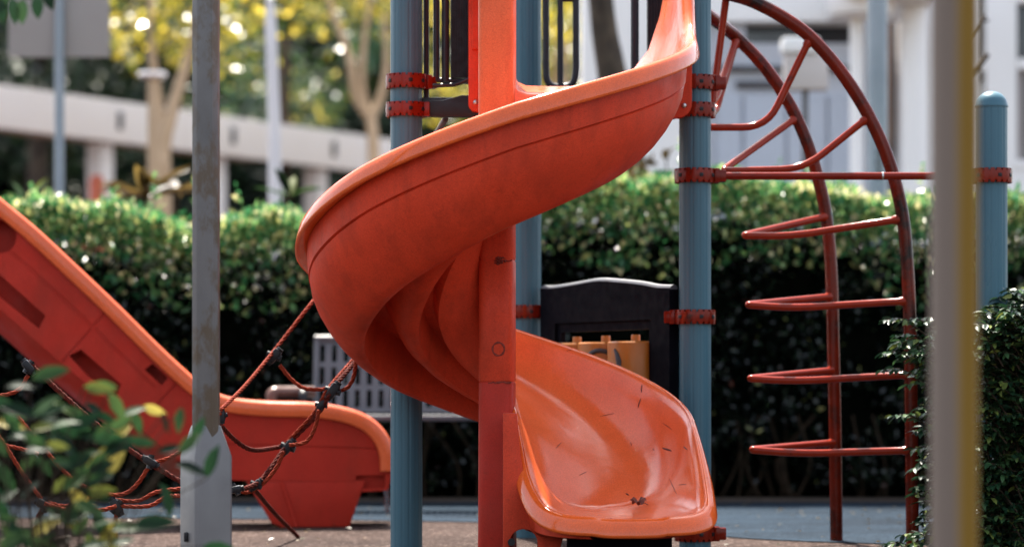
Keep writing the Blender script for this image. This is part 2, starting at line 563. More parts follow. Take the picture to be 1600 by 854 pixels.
def rand_dirs(n, up=0.0, out=None, spread=1.0):
    d = rng.normal(size=(n, 3)) * spread
    d[:, 2] += up
    if out is not None:
        d += out
    return d / (np.linalg.norm(d, axis=1, keepdims=True) + 1e-9)


# ------------------------------------------------------------------ ground
g = MB()
g.add([(-300, -60, 0), (300, -60, 0), (300, 500, 0), (-300, 500, 0)], [(0, 1, 2, 3)])
tag(g.build('ground', M['ground'], smooth=0), 'reddish brown rubber granule playground surface', 'ground', kind='structure')
edge = smooth_path([(-6, 12.75, 0), (-4, 12.75, 0), (-2, 12.6, 0), (-0.6, 12.35, 0), (0.25, 11.95, 0), (0.75, 11.1, 0), (1.0, 10.72, 0), (1.5, 10.4, 0), (3, 10.0, 0), (6, 9.6, 0)], 6)
b = MB()
z = 0.004
n = len(edge)
b.add([(p.x, p.y, z) for p in edge] + [(p.x, 14.9, z) for p in edge], [(i, i + 1, n + i + 1, n + i) for i in range(n - 1)])
tag(b.build('rubber_path', M['band'], smooth=0), 'curved band of blue grey rubber surfacing along the hedge', 'path', kind='structure')
b = MB()
b.add([(-40, 14.4, .008), (40, 14.4, .008), (40, 19, .008), (-40, 19, .008)], [(0, 1, 2, 3)])
tag(b.build('hedge_bed', M['soil'], smooth=0), 'dark planted soil strip under the hedge', 'soil', kind='structure')

# ------------------------------------------------------------------ spiral slide
AX, AY = W(777, 0, 9.4).x, 9.4
RO, RI = 0.656, 0.062
K = 0.31 / (PI / 2)          # fall of the rim per radian
Z0 = 1.766                   # rim height where the bend begins

IN = [(0.0, 0.0), (-0.013, -0.006), (-0.024, -0.03), (-0.034, -0.08), (-0.05, -0.14), (-0.075, -0.19), (-0.115, -0.235), (-0.17, -0.262),
      (-0.24, -0.278), (-0.31, -0.285), (-0.37, -0.283), (-0.43, -0.270), (-0.475, -0.24), (-0.515, -0.185), (-0.545, -0.11), (-0.57, -0.03),
      (-0.59, 0.02), (-0.610, 0.06)]
IN2 = [(RO + a, b) for a, b in IN]
IN = IN[:11] + [(-0.47, -0.284), (-0.555, -0.281), (-0.585, -0.268), (-0.600, -0.240), (-0.606, -0.16), (-0.608, 0.0), (-0.610, 0.06)]
IN = [(RO + a, b if b > 0 else b * 0.68) for a, b in IN]
OUT = [(-.014, -.050), (-.014, -.062), (-.017, -.10), (-.020, -.136), (-.030, -.1405), (-.024, -.146), (-.032, -.19), (-.050, -.235), (-.080, -.285), (-.112, -.325),
       (-.145, -.355), (-.172, -.372), (-.196, -.376), (-.207, -.368), (-.210, -.28), (-.216, -.205), (-.275, -.205), (-.297, -.25), (-.325, -.300), (-.355, -.322),
       (-.380, -.326), (-.392, -.318), (-.395, -.255), (-.40, -.205), (-.44, -.205), (-.458, -.262), (-.50, -.27), (-.555, -.24), (-.60, -.18), (-.613, .05)]
OUT2 = [(RO + a, b) for a, b in OUT]
for i_ in range(13, 26): OUT2[i_] = (OUT2[i_][0], -0.366 + (i_ - 13) * 0.0035)
OUT2[26:] = [(RO - .545, -.318), (RO - .580, -.295), (RO - .606, -.22), (RO - .6125, .05)]
OUT = [(RO + a, b) for a, b in OUT]
FL = [(-0.003, -0.004), (0.002, 0.003), (0.008, 0.003), (0.015, -0.006), (0.021, -0.024), (0.0255, -0.046), (0.025, -0.055), (0.018, -0.058), (-0.016, -0.048)]

EX = 0.51                    # run of the straight exit
ENTRY = 0.62
ZL, ZB1 = 0.168, 0.160       # rim and bed height of the lip


def smst(t):
    t = max(0, min(1, t))
    return t * t * (3 - 2 * t)


st = []                      # list of stations: dict
for i in range(14):          # entry, straight from the deck edge
    t = 1 - i / 14
    st.append(dict(P=(AX, AY + ENTRY * t), e=(1, 0), zo=Z0 + 0.24 * t + 0.12 * t * t + 0.30 * smst((t - .15) / .6), zi=Z0 + 0.18 * t, zb=Z0 + 0.14 * t - 0.045 * smst(t * 1.5), kind='h', t=t))
NH = 132
DZA = [0, 85, 130, 155, 180, 225, 270, 300, 330, 360]
DZV = [0, 0, -.028, -.052, -.066, -.05, -.02, -.03, -.047, -.062]
for i in range(NH + 1):
    th = -2 * PI * i / NH
    z = Z0 + K * th + float(np.interp(-th * 180 / PI, DZA, DZV))
    st.append(dict(P=(AX, AY), e=(math.cos(th), math.sin(th)), zo=z, zi=z, zb=z, kind='h', t=0, w=(i / NH - 0.72) / 0.28))
zend = Z0 - K * 2 * PI + DZV[-1]
rc = 0.13
tc = 1 - rc / EX
ts = [tc * (i + 1) / 16 for i in range(16)] + [tc + (1 - tc) * math.sin(PI / 2 * (i + 1) / 12 * 0.985) for i in range(12)]
for t in ts:
    drop = smst(t * 0.98 + 0.02)
    zr = zend + (ZL - zend) * (0.30 * t + 0.70 * smst(t ** 0.95))
    zi = (zend + 0.06) + (ZL - zend - 0.06) * (0.30 * t + 0.70 * smst(t ** 0.9))
    q = max(0, (t - tc) / (1 - tc))
    ins = rc * (1 - math.sqrt(max(0, 1 - q * q)))
    tl_ = 1 - 0.25 / EX
    ql = max(0, (t - tl_) / (1 - tl_))
    insl = 0.19 * (1 - math.sqrt(max(0, 1 - ql * ql)))
    st.append(dict(P=(AX, AY - EX * t), e=(1, 0), zo=zr, zi=zi, zb=zend - 0.285 + (ZB1 - zend + 0.285) * smst(t),
                   l=RI + 0.05 * smst(t * 1.3) + insl, r=RO + 0.022 * smst(t * 1.4) - ins, kind='e', t=t, w=1))


def section_in(s):
    out = []
    e, P = s['e'], s['P']
    bl = smst(s.get('w', 0))
    for (r1_, z1_), (r2_, z2_) in zip(IN, IN2):
        r, z = r1_ + (r2_ - r1_) * bl, z1_ + (z2_ - z1_) * bl
        if s['kind'] == 'h':
            rr = r
            dm = 0.285 * 0.68
            g = min(1, max(0, -z / dm))
            side = s['zo'] if r > 0.35 else s['zi']
            zz = side + z if side == s['zb'] else side * (1 - g) + (s['zb'] - dm) * g + max(0, z)
        else:
            f = (r - IN[-1][0]) / (RO - IN[-1][0])
            rr = s['l'] + (s['r'] - s['l']) * f
            if r > 0.38:
                g = -z / 0.285
                zz = s['zo'] * (1 - g) + s['zb'] * g
            else:
                g = (0.06 - z) / 0.345
                zz = s['zi'] * (1 - g) + s['zb'] * g
            # the exit bed spreads flatter towards the lip
        out.append(Vector((P[0] + e[0] * rr, P[1] + e[1] * rr, zz)))
    return out


def section_out(s):
    out = []
    e, P = s['e'], s['P']
    bl = smst(s.get('w', 0))
    if s['t'] and s['kind'] == 'h': bl = smst(s['t'] * 2.5)
    for (r1_, z1_), (r2_, z2_) in zip(OUT, OUT2):
        r, z = r1_ + (r2_ - r1_) * bl, z1_ + (z2_ - z1_) * bl
        if s['kind'] == 'h':
            rr = r
            g = min(1, max(0, -z / 0.356))
            side = s['zo'] if r > 0.35 else s['zi']
            zz = side + z if side == s['zb'] else side * (1 - g) + (s['zb'] - 0.356) * g + max(0, z)
        else:
            f = (r - IN[-1][0]) / (RO - IN[-1][0])
            rr = s['l'] + (s['r'] - s['l']) * f
            bot = s['zb'] - 0.072 + 0.012 * s['t']
            if r > 0.38:
                g = max(0, (-z - 0.054) / 0.302)
                zz = (s['zo'] - 0.054) * (1 - g) + bot * g
            else:
                g = min(1, (0.05 - z) / 0.32)
                zz = (s['zi'] - 0.05) * (1 - g) + bot * g
        out.append(Vector((P[0] + e[0] * rr, P[1] + e[1] * rr, zz)))
    return out


slide = root('spiral_slide', (AX, AY, 0), 'orange plastic spiral slide winding down around a central column, its open chute end facing front', 'slide')
mb = MB()
rows_in = [section_in(s) for s in st]
mb.grid(rows_in)
chute = mb.build('chute', M['orange'], slide, smooth=70, fix=False)
chute['label'] = 'glossy orange sliding surface'
mb = MB()
mb.grid([section_out(s)[::-1] for s in st])
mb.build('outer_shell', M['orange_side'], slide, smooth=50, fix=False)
# rolled rim along the outer side, round the lip and up the inner side of the exit
loop = [r[0] for r in rows_in] + rows_in[-1][1:-1] + [r[-1] for r in rows_in[::-1][:29]]
rows = []
for i, p in enumerate(loop):
    a = loop[max(0, i - 2)]
    c = loop[min(len(loop) - 1, i + 2)]
    T = Vector((c.x - a.x, c.y - a.y, 0)).normalized()
    nrm = Vector((-T.y, T.x, 0))
    j = i - (len(rows_in) - 29)
    k_ = 1 + 0.45 * smst(j / 12) * smst((len(loop) - i) / 12)
    rows.append([p + nrm * (a_ * k_ if a_ > 0 else a_) + Vector((0, 0, b_)) for a_, b_ in FL])
mb = MB()
mb.grid([r[::-1] for r in rows])
mb.build('rim', M['rim'], slide, smooth=70, fix=False)
# raised bead just inside the exit rim
nb_ = len(rows_in) - 40
MB().tube([p + Vector((0, 0, .001)) for p in loop[nb_:-4]], 0.0042, 8, rfun=lambda t: .0042 * min(1, 12 * t, 12 * (1 - t)) + .0002).build('rim_bead', M['rim'], slide, smooth=80)
# central column
mb = MB()
seam1 = CH + 210 / 4350 * 9.34
seam2 = CH + 20 / 4350 * 9.34
zt = 2.6
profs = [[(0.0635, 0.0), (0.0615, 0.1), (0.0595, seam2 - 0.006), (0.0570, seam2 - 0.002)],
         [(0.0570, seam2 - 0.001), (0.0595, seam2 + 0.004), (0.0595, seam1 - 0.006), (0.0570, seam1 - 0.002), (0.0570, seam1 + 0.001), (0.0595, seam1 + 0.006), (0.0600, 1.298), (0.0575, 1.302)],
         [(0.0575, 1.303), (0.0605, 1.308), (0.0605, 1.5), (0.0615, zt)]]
def squarish(a, i):
    a += 0.12
    return 1.0 / (abs(math.cos(a)) ** 5 + abs(math.sin(a)) ** 5) ** 0.2
for pf, mt in zip(profs, ('orange_deep', 'orange_side', 'column')):  # upper section coloured lighter for sky light, lowest one redder for shade
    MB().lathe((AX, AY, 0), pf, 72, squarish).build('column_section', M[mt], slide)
# rim of a moulded plug and the grime in the seams
for (px, py, r1) in ((779, 545, 0.020),):
    z = CH + (HZ - py) / F * 9.34
    a = (px - 777) / F * 9.34
    y = -math.sqrt(max(1e-6, 0.0600 ** 2 - a * a))
    pts = []
    for k in range(19):
        t = 2 * PI * k / 18
        xx = a + r1 * math.cos(t)
        yy = -0.0598 - 0.12 * xx
        pts.append((AX + xx, AY + yy, z + r1 * math.sin(t) * 1.1))
    MB().tube(pts, [0.0018 + 0.0022 * abs(math.sin(k * .9)) for k in range(19)], 6).build('plug_ring', M['grime_red'], slide)
for (zz, k0, k1) in ((seam1 - .004, -0.012, 0.050), (seam1 - .012, -0.01, 0.02), (seam1 + .004, -0.005, 0.025), (seam2 - .005, -0.03, 0.048)):
    pts = []
    for k in range(14):
        xx = k0 + (k1 - k0) * k / 13
        pts.append((AX + xx, AY - 0.0585 - 0.12 * xx, zz + random.uniform(-.003, .003)))
    MB().tube(pts, [0.002 + 0.005 * random.random() * math.sin(PI * (k + .5) / 14) for k in range(14)], 6).build('seam_grime', M['grime_red'], slide)
# entry bolted to the deck
yE = AY + ENTRY
# panels either side of the entrance, rounded lower corner, bolted through
def entry_plate(x0, x1, z0, z1, rnd, side):
    o = []
    if side < 0:
        o = [(x1, z0), (x1, z1), (x0, z1)] + [(x0 + rnd - rnd * math.cos(a), z0 + rnd - rnd * math.sin(a)) for a in [PI / 2 * k / 8 for k in range(9)]]
    else:
        o = [(x0, z1), (x0, z0)] + [(x1 - rnd + rnd * math.sin(a), z0 + rnd - rnd * math.cos(a)) for a in [PI / 2 * k / 8 for k in range(9)]] + [(x1, z1)]
    return o
dE = yE
xl0 = (732 - 800) / F * dE
xl1 = (752 - 800) / F * dE
zb_ = CH + (HZ - 176) / F * dE
mb = MB().prism(entry_plate(xl0, xl1, zb_, 1.98, 0.03, -1), dE - 0.03, dE + 0.02)
mb.box(((xl0 + xl1) / 2 + .003, dE - .032, 1.89), (0.028, 0.014, 0.19), bev=0.004)
pl = mb.build('entry_plate', M['orange_side'], slide, bev=0.004)
xr0 = (1036 - 800) / F * dE
xr1 = (1080 - 800) / F * dE
zb_ = CH + (HZ - 186) / F * dE
pr = MB().prism(entry_plate(xr0, xr1, zb_, 2.5, 0.05, 1), dE - 0.05, dE - 0.0).build('entry_plate', M['orange_side'], slide, bev=0.004)
for par, px, py, dd in ((pl, 743, 160, dE - 0.033), (pr, 1069, 165, dE - 0.053)):
    p = W(px, py, dd)
    mb = MB()
    mb.tube([p + Vector((0, 0.006, 0)), p, p - Vector((0, 0.004, 0)), p - Vector((0, 0.006, 0))], [0.0095, 0.0095, 0.0075, 0.003], 16)
    mb.build('bolt', M['steel'], par)
# inner wall of the entry chute left of the bend, running back to the deck
mb = MB()
fl = []
for i in range(9):
    t = i / 8
    y = AY + ENTRY * t
    fl.append([Vector((AX + RI - 0.002, y, 1.45 + 0.1 * t)), Vector((AX + RI - 0.002, y, 2.55))])
mb.grid(fl)
back = [[Vector((p.x - 0.035, p.y, p.z)) for p in r] for r in fl]
mb.grid([r[::-1] for r in back])
mb.build('entry_side_wall', M['orange_side'], slide, fix=False)
# foot of the column with an arched opening and a dark block for the shade under the exit lip
ar = []
fx0, fx1 = AX + 0.02, AX + 0.22
cx, cr = (818 - 800) / F * 9.2 + 0.0, 0.046
top = [(fx0, 0.0), (fx0, 0.50), (AX + 0.066, 0.50), (AX + 0.078, 0.36), (AX + 0.10, 0.235), (AX + 0.14, 0.13), (fx1, 0.10), (fx1 - 0.03, 0.0)]
arch = [(cx + cr, 0.0)] + [(cx + cr * math.cos(a), 0.075 + cr * math.sin(a)) for a in [PI * k / 10 for k in range(11)]] + [(cx - cr, 0.0)]
MB().prism(top + arch, 9.12, 9.3).build('support_foot', M['orange_side'], slide, bev=0.004)
MB().box((AX + 0.40, 9.12, 0.055), (0.34, 0.16, 0.11), bev=0.01).build('lip_shade_block', M['panel'], slide)  # near-black block standing in for the shade below the lip
p = W(799, 846, 9.11)
MB().tube([p + Vector((0, .01, 0)), p - Vector((0, .012, 0))], 0.012, 12).build('bolt', M['black'], slide)

# scuffs on the bed (thin dark dents seen as short strokes)
def bed_point(px, py):
    """first hit of the sight line with the exit bed, by marching the chute grid"""
    best = None
    o = Vector((0, 0, CH))
    dirv = W(px, py, 1.0) - o
    d = 8.85
    return o, dirv
from mathutils.bvhtree import BVHTree
bvh = BVHTree.FromPolygons([Vector(v) for r in rows_in for v in r],
                           [(i * 18 + j, i * 18 + j + 1, (i + 1) * 18 + j + 1, (i + 1) * 18 + j) for i in range(len(rows_in) - 1) for j in range(17)])
def on_bed(px, py):
    o, dv = bed_point(px, py)
    h = bvh.ray_cast(o, dv.normalized())
    return h[0], h[1]
for (x0, y0, x1, y1, w) in ((1003, 600, 1002, 613, 2.2), (1001, 622, 997, 637, 2.2), (1035, 699, 1050, 704, 3.2), (938, 650, 960, 645, 1.2),
                            (885, 548, 900, 544, 1.4), (1045, 747, 1058, 772, 1.2), (1060, 757, 1072, 756, 1.4), (1068, 697, 1074, 702, 2.0),
                            (868, 700, 878, 690, 1.2), (1020, 700, 1022, 703, 1.5), (985, 690, 987, 696, 1.2), (978, 770, 983, 773, 2.4),
                            (1035, 660, 1050, 671, 1.0), (905, 742, 917, 736, 1.0), (952, 808, 975, 815, 1.2)):
    pts = []
    for k in range(6):
        t = k / 5
        a, nn = on_bed(x0 + (x1 - x0) * t + random.uniform(-.5, .5), y0 + (y1 - y0) * t)
        if a is None: continue
        pts.append(a + nn * 0.0004)
    if len(pts) < 3: continue
    rr = w / 480 / 2
    MB().tube(pts, [rr * math.sin(PI * (k + .6) / (len(pts) + .2)) for k in range(len(pts))], 6).build('scuff_mark', M['stain'] if w > 1.9 else M['grime_red'], chute)

# dead leaf lying in the mouth of the slide
a, nn = on_bed(997, 793)
if a is None:
    a = Vector((0.4, 9.05, 0.19)); nn = Vector((0, 0, 1))
rows = []
for k in range(25):
    t = 2 * PI * k / 24
    r = 0.025 * (1 + 0.16 * math.sin(3 * t + 1) + 0.14 * math.sin(7 * t) + 0.1 * math.sin(11 * t + 2))
    ring = []
    for q in (0.05, 0.35, 0.7, 1.0):
        h = 0.006 + 0.040 * (1 - (1 - q) ** 2) * (0.7 + 0.3 * math.sin(2 * t + 0.6)) * (1.35 - .75 * q) + 0.006 * math.sin(6 * t + 4 * q) * q
        ring.append(a + Vector((r * q * math.cos(t), 0.8 * r * q * math.sin(t), h)))
    rows.append(ring)
mb = MB().grid(rows)
mb.tube([a + Vector((0.0, 0, .01)), a + Vector((0.02, -.012, .018)), a + Vector((0.032, -.02, .012))], 0.0016, 6)
tag(mb.build('dead_leaf', M['dead_leaf']), 'crumpled dark brown dead leaf lying in the mouth of the spiral slide', 'leaf')

# ------------------------------------------------------------------ play tower
DP = 10.05
PR = 0.0575


def post_rad(a, i):
    k = (a / (2 * PI) * 14) % 1
    return 1 - 0.026 * (1 if min(k, 1 - k) < 0.10 else 0)


def make_post(x, y, z1, parent, name='post'):
    mb = MB()
    mb.lathe((x, y, 0), [(PR, 0), (PR, z1)], 84, post_rad)
    return mb.build(name, M['post'], parent, smooth=25)


def make_clamp(x, y, z, lug, parent, h=0.040):
    """toothed red collar of two halves, a bolt lug on one side (lug = angle) """
    mb = MB()
    r0, r1 = PR + 0.001, PR + 0.0165
    n = 60
    vs, fs = [], []
    for k in range(n):
        a0 = 2 * PI * k / n
        tooth = 0.006 if k % 3 != 0 else -0.002
        for a in (a0, a0 + 2 * PI / n * 0.999):
            c, s_ = math.cos(a), math.sin(a)
            for r, zz in ((r0, -h / 2 - tooth), (r1, -h / 2 - tooth), (r1 + 0.0015, 0), (r1, h / 2 + tooth), (r0, h / 2 + tooth)):
                vs.append((x + r * c, y + r * s_, z + zz))
    m = 5
    for k in range(2 * n):
        k2 = (k + 1) % (2 * n)
        for j in range(m - 1):
            fs.append((k * m + j, k2 * m + j, k2 * m + j + 1, k * m + j + 1))
    mb.add(vs, fs)
    rot = Matrix.Rotation(lug, 3, 'Z')
    c = Vector((x, y, z)) + rot @ Vector((r1 + 0.016, 0, 0))
    mb.box(c, (0.044, 0.036, h + 0.004), rot, 0.005)
    c2 = Vector((x, y, z)) + rot @ Vector((r1 + 0.004, 0, 0.0))
    mb.box(c2, (0.02, 0.07, h + 0.012), rot, 0.004)
    o = mb.build('clamp', M['red'], parent, smooth=30)
    # bolt recess facing outwards
    for da in (-PI / 2 + 0.25, -PI / 2 + 0.95, -PI / 2 - 0.85):
        cc = Vector((x + r1 * math.cos(da), y + r1 * math.sin(da), z))
        MB().box(cc, (0.008, 0.014, 0.013), Matrix.Rotation(da, 3, 'Z'), 0.002).build('bolt', M['black'], o)
    return o


XA = W(635, 0, DP).x
XB = W(1086, 0, DP).x
XC, DC = W(823, 0, 10.95).x, 10.95
tower = root('play_tower', ((XA + XB) / 2, DP, 0), 'blue grey posts carrying the deck, dark barriers and game panel behind the spiral slide', 'play tower')
pA = make_post(XA, DP, 2.9, tower)
pB = make_post(XB, DP, 2.9, tower)
pC = make_post(XC, DC, 2.9, tower)


def zrow(py, d=DP):
    return CH + (HZ - py) / F * d


make_clamp(XA, DP, zrow(128), R(20), pA)
make_clamp(XA, DP, zrow(172), R(-5), pA)
make_clamp(XB, DP, zrow(130), R(5), pB)
make_clamp(XB, DP, zrow(173), R(185), pB)
make_clamp(XB, DP, zrow(495), R(165), pB)
make_clamp(XB, DP, zrow(833), R(0), pB)
make_clamp(XC, DC, zrow(487, DC), R(-20), pC)
# deck: triangular plate with a perforated look kept to its rim beams
zd = zrow(152)
mb = MB().prism([(XA, DP), (XB, DP), (XC, DC)], zd - 0.03, zd, 'XY')
mb.build('deck', M['black'], tower, bev=0.004)
mb = MB()
xb0, xb1 = XA + 0.07, XB - 0.07
o = [(xb0, zrow(183)), (xb0, zrow(158)), (xb0 + 0.06, zrow(158)), (xb0 + 0.13, zrow(150)), (xb1, zrow(150)), (xb1, zrow(186))]
mb.prism(o, DP - 0.03, DP + 0.02)
mb.build('deck_beam', M['black'], tower, bev=0.004)
p0, p1 = W(696, 186, 10.3), W(664, 240, 10.6)
MB().tube([p0, p1], 0.012, 10).build('brace', M['bench'], tower)
# ribbed barrier left of the slide entrance
mb = MB()
dB = DP + 0.03
z0, z1 = zrow(128, dB), 2.75
def X(px, d): return (px - 800) / F * d
mb.tube([W(666, 175, dB), W(666, -100, dB)], 0.0105, 12)
mb.tube([W(682, 128, dB), W(682, -100, dB)], 0.012, 12)
mb.tube([W(696, 128, dB - .01), W(696, -100, dB - .01)], 0.014, 12)
nrib = 16
outl = []
for k in range(nrib * 4 + 1):
    x = 704 + (745 - 704) * k / (nrib * 4)
    outl.append((X(x, dB), dB - 0.012 - (0.006 if (k % 4) in (1, 2) else 0.0)))
outl += [(X(745, dB), dB + 0.02), (X(704, dB), dB + 0.02)]
mb.prism(outl, zrow(122, dB), z1, 'XY')
mb.build('ribbed_barrier', M['charcoal'], tower, smooth=20)
mb = MB()
mb.tube(smooth_path([W(676, 134, dB - .02), W(700, 133, dB - .02), W(715, 131, dB - 0.03), W(745, 118, dB - .05)], 5), 0.008, 10)
mb.tube([W(666, 124, dB), W(735, 128, dB)], 0.01, 10)
mb.build('barrier_rail', M['charcoal'], tower)
# looped barrier right of the rear post
dL = 10.85
lp = smooth_path([W(852, -110, dL), W(853, 60, dL), W(853, 110, dL), W(856, 128, dL), W(866, 135, dL), W(885, 135, dL), W(896, 128, dL), W(900, 108, dL), W(900, 60, dL), W(900, -110, dL)], 6)
mb = MB().tube(lp, 0.0135, 12)
mb.tube([W(875.5, 135, dL), W(875.5, -110, dL)], 0.012, 12)
mb.tube([W(875, -1, dL), W(901, -1, dL)], 0.011, 10)
mb.build('looped_barrier', M['charcoal'], tower)
mb = MB()
dR = 10.45
mb.tube([W(992, 170, dR), W(992, -120, dR)], 0.0155, 12)
outl = []
for k in range(33):
    x = 1011 + 36 * k / 32
    outl.append((X(x, dR), dR - 0.012 - (0.007 if (k % 4) in (1, 2) else 0.0)))
outl += [(X(1047, dR), dR + 0.02), (X(1011, dR), dR + 0.02)]
mb.prism(outl, zrow(170, dR), 2.75, 'XY')
mb.build('ribbed_barrier', M['charcoal'], tower, smooth=20)
# game panel between the rear post and the right front post
pan = bpy.data.objects.new('game_panel', None)
A2, B2 = Vector((XC + 0.07, DC - 0.06, 0)), Vector((XB - 0.075, DP + 0.02, 0))
U = (B2 - A2).normalized()
Nn = Vector((U.y, -U.x, 0)) * 1.0
LEN = (B2 - A2).length
def PP(u, z, n=0.0):
    p = A2 + U * u + Nn * n
    return Vector((p.x, p.y, z))
ZT = [(0.0, 0.975), (0.1, 0.972), (0.28, 0.980), (0.45, 0.988), (0.6, 0.98), (0.78, 0.965), (0.9, 0.95), (1.0, 0.945)]
top = [(u * LEN, z) for u, z in ZT]
topc = [(p.x, p.z) for p in smooth_path([Vector((a, 0, b)) for a, b in top], 5)]
zbm = 0.22
def panel_prism(outline, n0, n1):
    k = len(outline)
    mb = MB()
    vs = [PP(u, z, n0) for u, z in outline] + [PP(u, z, n1) for u, z in outline]
    fs = [tuple(range(k)), tuple(reversed(range(k, 2 * k)))] + [(i, k + i, k + (i + 1) % k, (i + 1) % k) for i in range(k)]
    return mb.add(vs, fs)
zo_, zi_ = 0.765, 0.735
uL, uR = 0.12 * LEN, 0.865 * LEN
# frame as four members around the opening
frame = MB()
for part in (panel_prism([(0, 0.835)] + topc + [(LEN, 0.835)], -0.02, 0.02), panel_prism([(0, zbm), (0, 0.835), (uL, 0.835), (uL, zbm)], -0.02, 0.02),
             panel_prism([(uR, zbm), (uR, 0.835), (LEN, 0.835), (LEN, zbm)], -0.02, 0.02),
             panel_prism([(uL, zbm), (uL, 0.34), (uR, 0.34), (uR, zbm)], -0.02, 0.02)):
    frame.add(part.v, part.f)
gp = frame.build('game_panel', M['panel'], tower, smooth=30)
mb = MB().tube([PP(u, z - 0.004, 0) for u, z in topc], 0.017, 12)
tr = mb.build('top_roll', M['bench'], gp)
inner = MB()
e = 0.03
for part in (panel_prism([(uL, 0.80), (uL, 0.835), (uR, 0.835), (uR, 0.80)], -0.012, 0.008), panel_prism([(uL, 0.34), (uL, 0.80), (uL + e, 0.80), (uL + e, 0.34)], -0.012, 0.008),
             panel_prism([(uR - e, 0.34), (uR - e, 0.80), (uR, 0.80), (uR, 0.34)], -0.012, 0.008)):
    inner.add(part.v, part.f)
inner.build('inner_frame', M['panel'], gp, smooth=30)
tw = (uR - uL - 2 * e) / 3.0
for k in range(3):
    for r_ in range(2):
        uc = uL + e + tw * (k + 0.5)
        zt_ = 0.757 - r_ * 0.18
        mb = MB()
        seg = 24
        c = PP(uc, 0, 0)
        rad = tw * 0.60
        # rounded triangular tile, broad face out
        def rr(a, i, rad=rad):
            return 1.0
        mb.lathe((c.x, c.y, zt_ - 0.16), [(tw * .47, 0), (tw * .49, 0.006), (tw * .49, 0.154), (tw * .47, 0.16)], seg)
        mb.lathe((c.x, c.y, zt_), [(0.017, 0.0), (0.017, 0.022), (0.015, 0.025)], 16)
        t_ = mb.build('game_tile', M['yellow'], gp, smooth=30)
        if r_ == 0 and k in (1, 2):
            # black O and X printed on the tiles
            mk = MB()
            Rt = tw * .493
            def onr(a, dz):
                base = math.atan2(-1.0, -0.25)
                return (c.x + Rt * math.cos(base + a), c.y + Rt * math.sin(base + a), zt_ - 0.085 + dz)
            if k == 1:
                mk.tube([onr(0.6 * math.cos(t), -0.005 + 0.058 * math.sin(t)) for t in [2 * PI * q / 24 for q in range(25)]], 0.009, 8)
            else:
                mk.tube([onr(-0.62, 0.056), onr(-.50, .035), onr(-.42, 0.01), onr(-0.42, -.02), onr(-0.5, -0.05)], [.004, .009, .011, .009, .004], 8)
            mk.build('printed_mark', M['letter'], t_)

# ------------------------------------------------------------------ arch climber
climb = root('arch_climber', (W(1366, 0, 10.45).x, 10.45, 0), 'dark red arched tube ladder with looped rungs curving up to the tower', 'climber')
dO, dI, dA = 10.3, 10.65, 10.25
so = smooth_path([W(1086, -30, 10.2), W(1130, -12, 10.25), W(1175, 2, dO), W(1225, 28, dO), W(1268, 60, dO), (W(1316, 115, dO)), W(1358, 182, dO), W(1390, 255, dO), W(1410, 335, dO),
                  W(1418, 420, dO), W(1422, 520, dO), W(1424, 650, dO), Vector((W(1426, 0, dO).x, dO, 0))], 6)
si = smooth_path([W(1086, 8, 10.4), W(1112, 28, 10.5), W(1150, 58, dI), W(1195, 105, dI), W(1235, 165, dI), W(1262, 225, dI), W(1280, 285, dI), W(1292, 345, dI), W(1299, 430, dI), W(1302, 540, dI), W(1305, 680, dI),
                  Vector((W(1307, 0, dI).x, dI, 0))], 6)
MB().tube(so, 0.0245, 18).build('stringer', M['red_shaded'], climb)
MB().tube(si, 0.0245, 18).build('stringer', M['red_shaded'], climb)


def corner(pts, rad, k=6):
    """polyline with rounded corners"""
    P = [Vector(p) for p in pts]
    out = [P[0]]
    for i in range(1, len(P) - 1):
        a, b_, c = P[i - 1], P[i], P[i + 1]
        r = rad[i - 1] if isinstance(rad, (list, tuple)) else rad
        u, v = (a - b_).normalized(), (c - b_).normalized()
        s, e_ = b_ + u * min(r, (a - b_).length * .49), b_ + v * min(r, (c - b_).length * .49)
        for q in range(k + 1):
            t = q / k
            out.append(s * (1 - t) ** 2 + b_ * 2 * t * (1 - t) + e_ * t * t)
    out.append(P[-1])
    return out


RT = 0.0136
rungs = [
    ([W(1136, -14, dO), W(1112, 170, dA), W(1096, 178, dA), W(1118, 155, dA + .1), W(1150, 62, dI)], 0.05),
    ([W(1266, 60, dO), W(1198, 199, dA), W(1090, 199, dA), W(1120, 170, dA + .2), W(1150, 64, dI)], [0.09, 0.02, .02]),
    ([W(1357, 183, dO), W(1256, 264, dA), W(1128, 267, dA), W(1243, 185, dI)], [0.09, 0.028]),
    ([W(1409, 342, dO), W(1235, 369, dA), W(1160, 368, dA), W(1292, 338, dI)], [0.10, 0.026]),
    ([W(1420, 470, dO), W(1240, 481, dA), W(1166, 476, dA), W(1300, 463, dI)], [0.10, 0.024]),
    ([W(1424, 585, dO), W(1240, 595, dA), W(1169, 591, dA), W(1303, 578, dI)], [0.10, 0.024]),
    ([W(1425, 703, dO), W(1250, 708, dA), W(1172, 702, dA), W(1305, 691, dI)], [0.10, 0.024]),
]
for pts, rad in rungs:
    cp = corner(pts, rad)
    # short fillet of weld where each end meets its stringer
    for e0, e1 in ((0, 1), (-1, -2)):
        v = (cp[e1] - cp[e0]).normalized()
        add = [cp[e0] + v * q for q in (0.026, 0.031, 0.038)]
        if e0 == 0: cp[1:1] = add
        else: cp[-1:-1] = add[::-1]
    rl = [RT * 1.35, RT * 1.30, RT * 1.22] + [RT] * (len(cp) - 6) + [RT * 1.22, RT * 1.30, RT * 1.35]
    MB().tube(cp, rl, 14).build('rung', M['red_rung'], climb)
XE = W(1549, 0, DP).x
zbar = zrow(275)
bar = MB().tube([(XB + 0.07, DP, zbar), (XE - 0.06, DP, zbar)], 0.0138, 16).build('cross_bar', M['red'], climb)
xj = W(1379, 0, DP).x
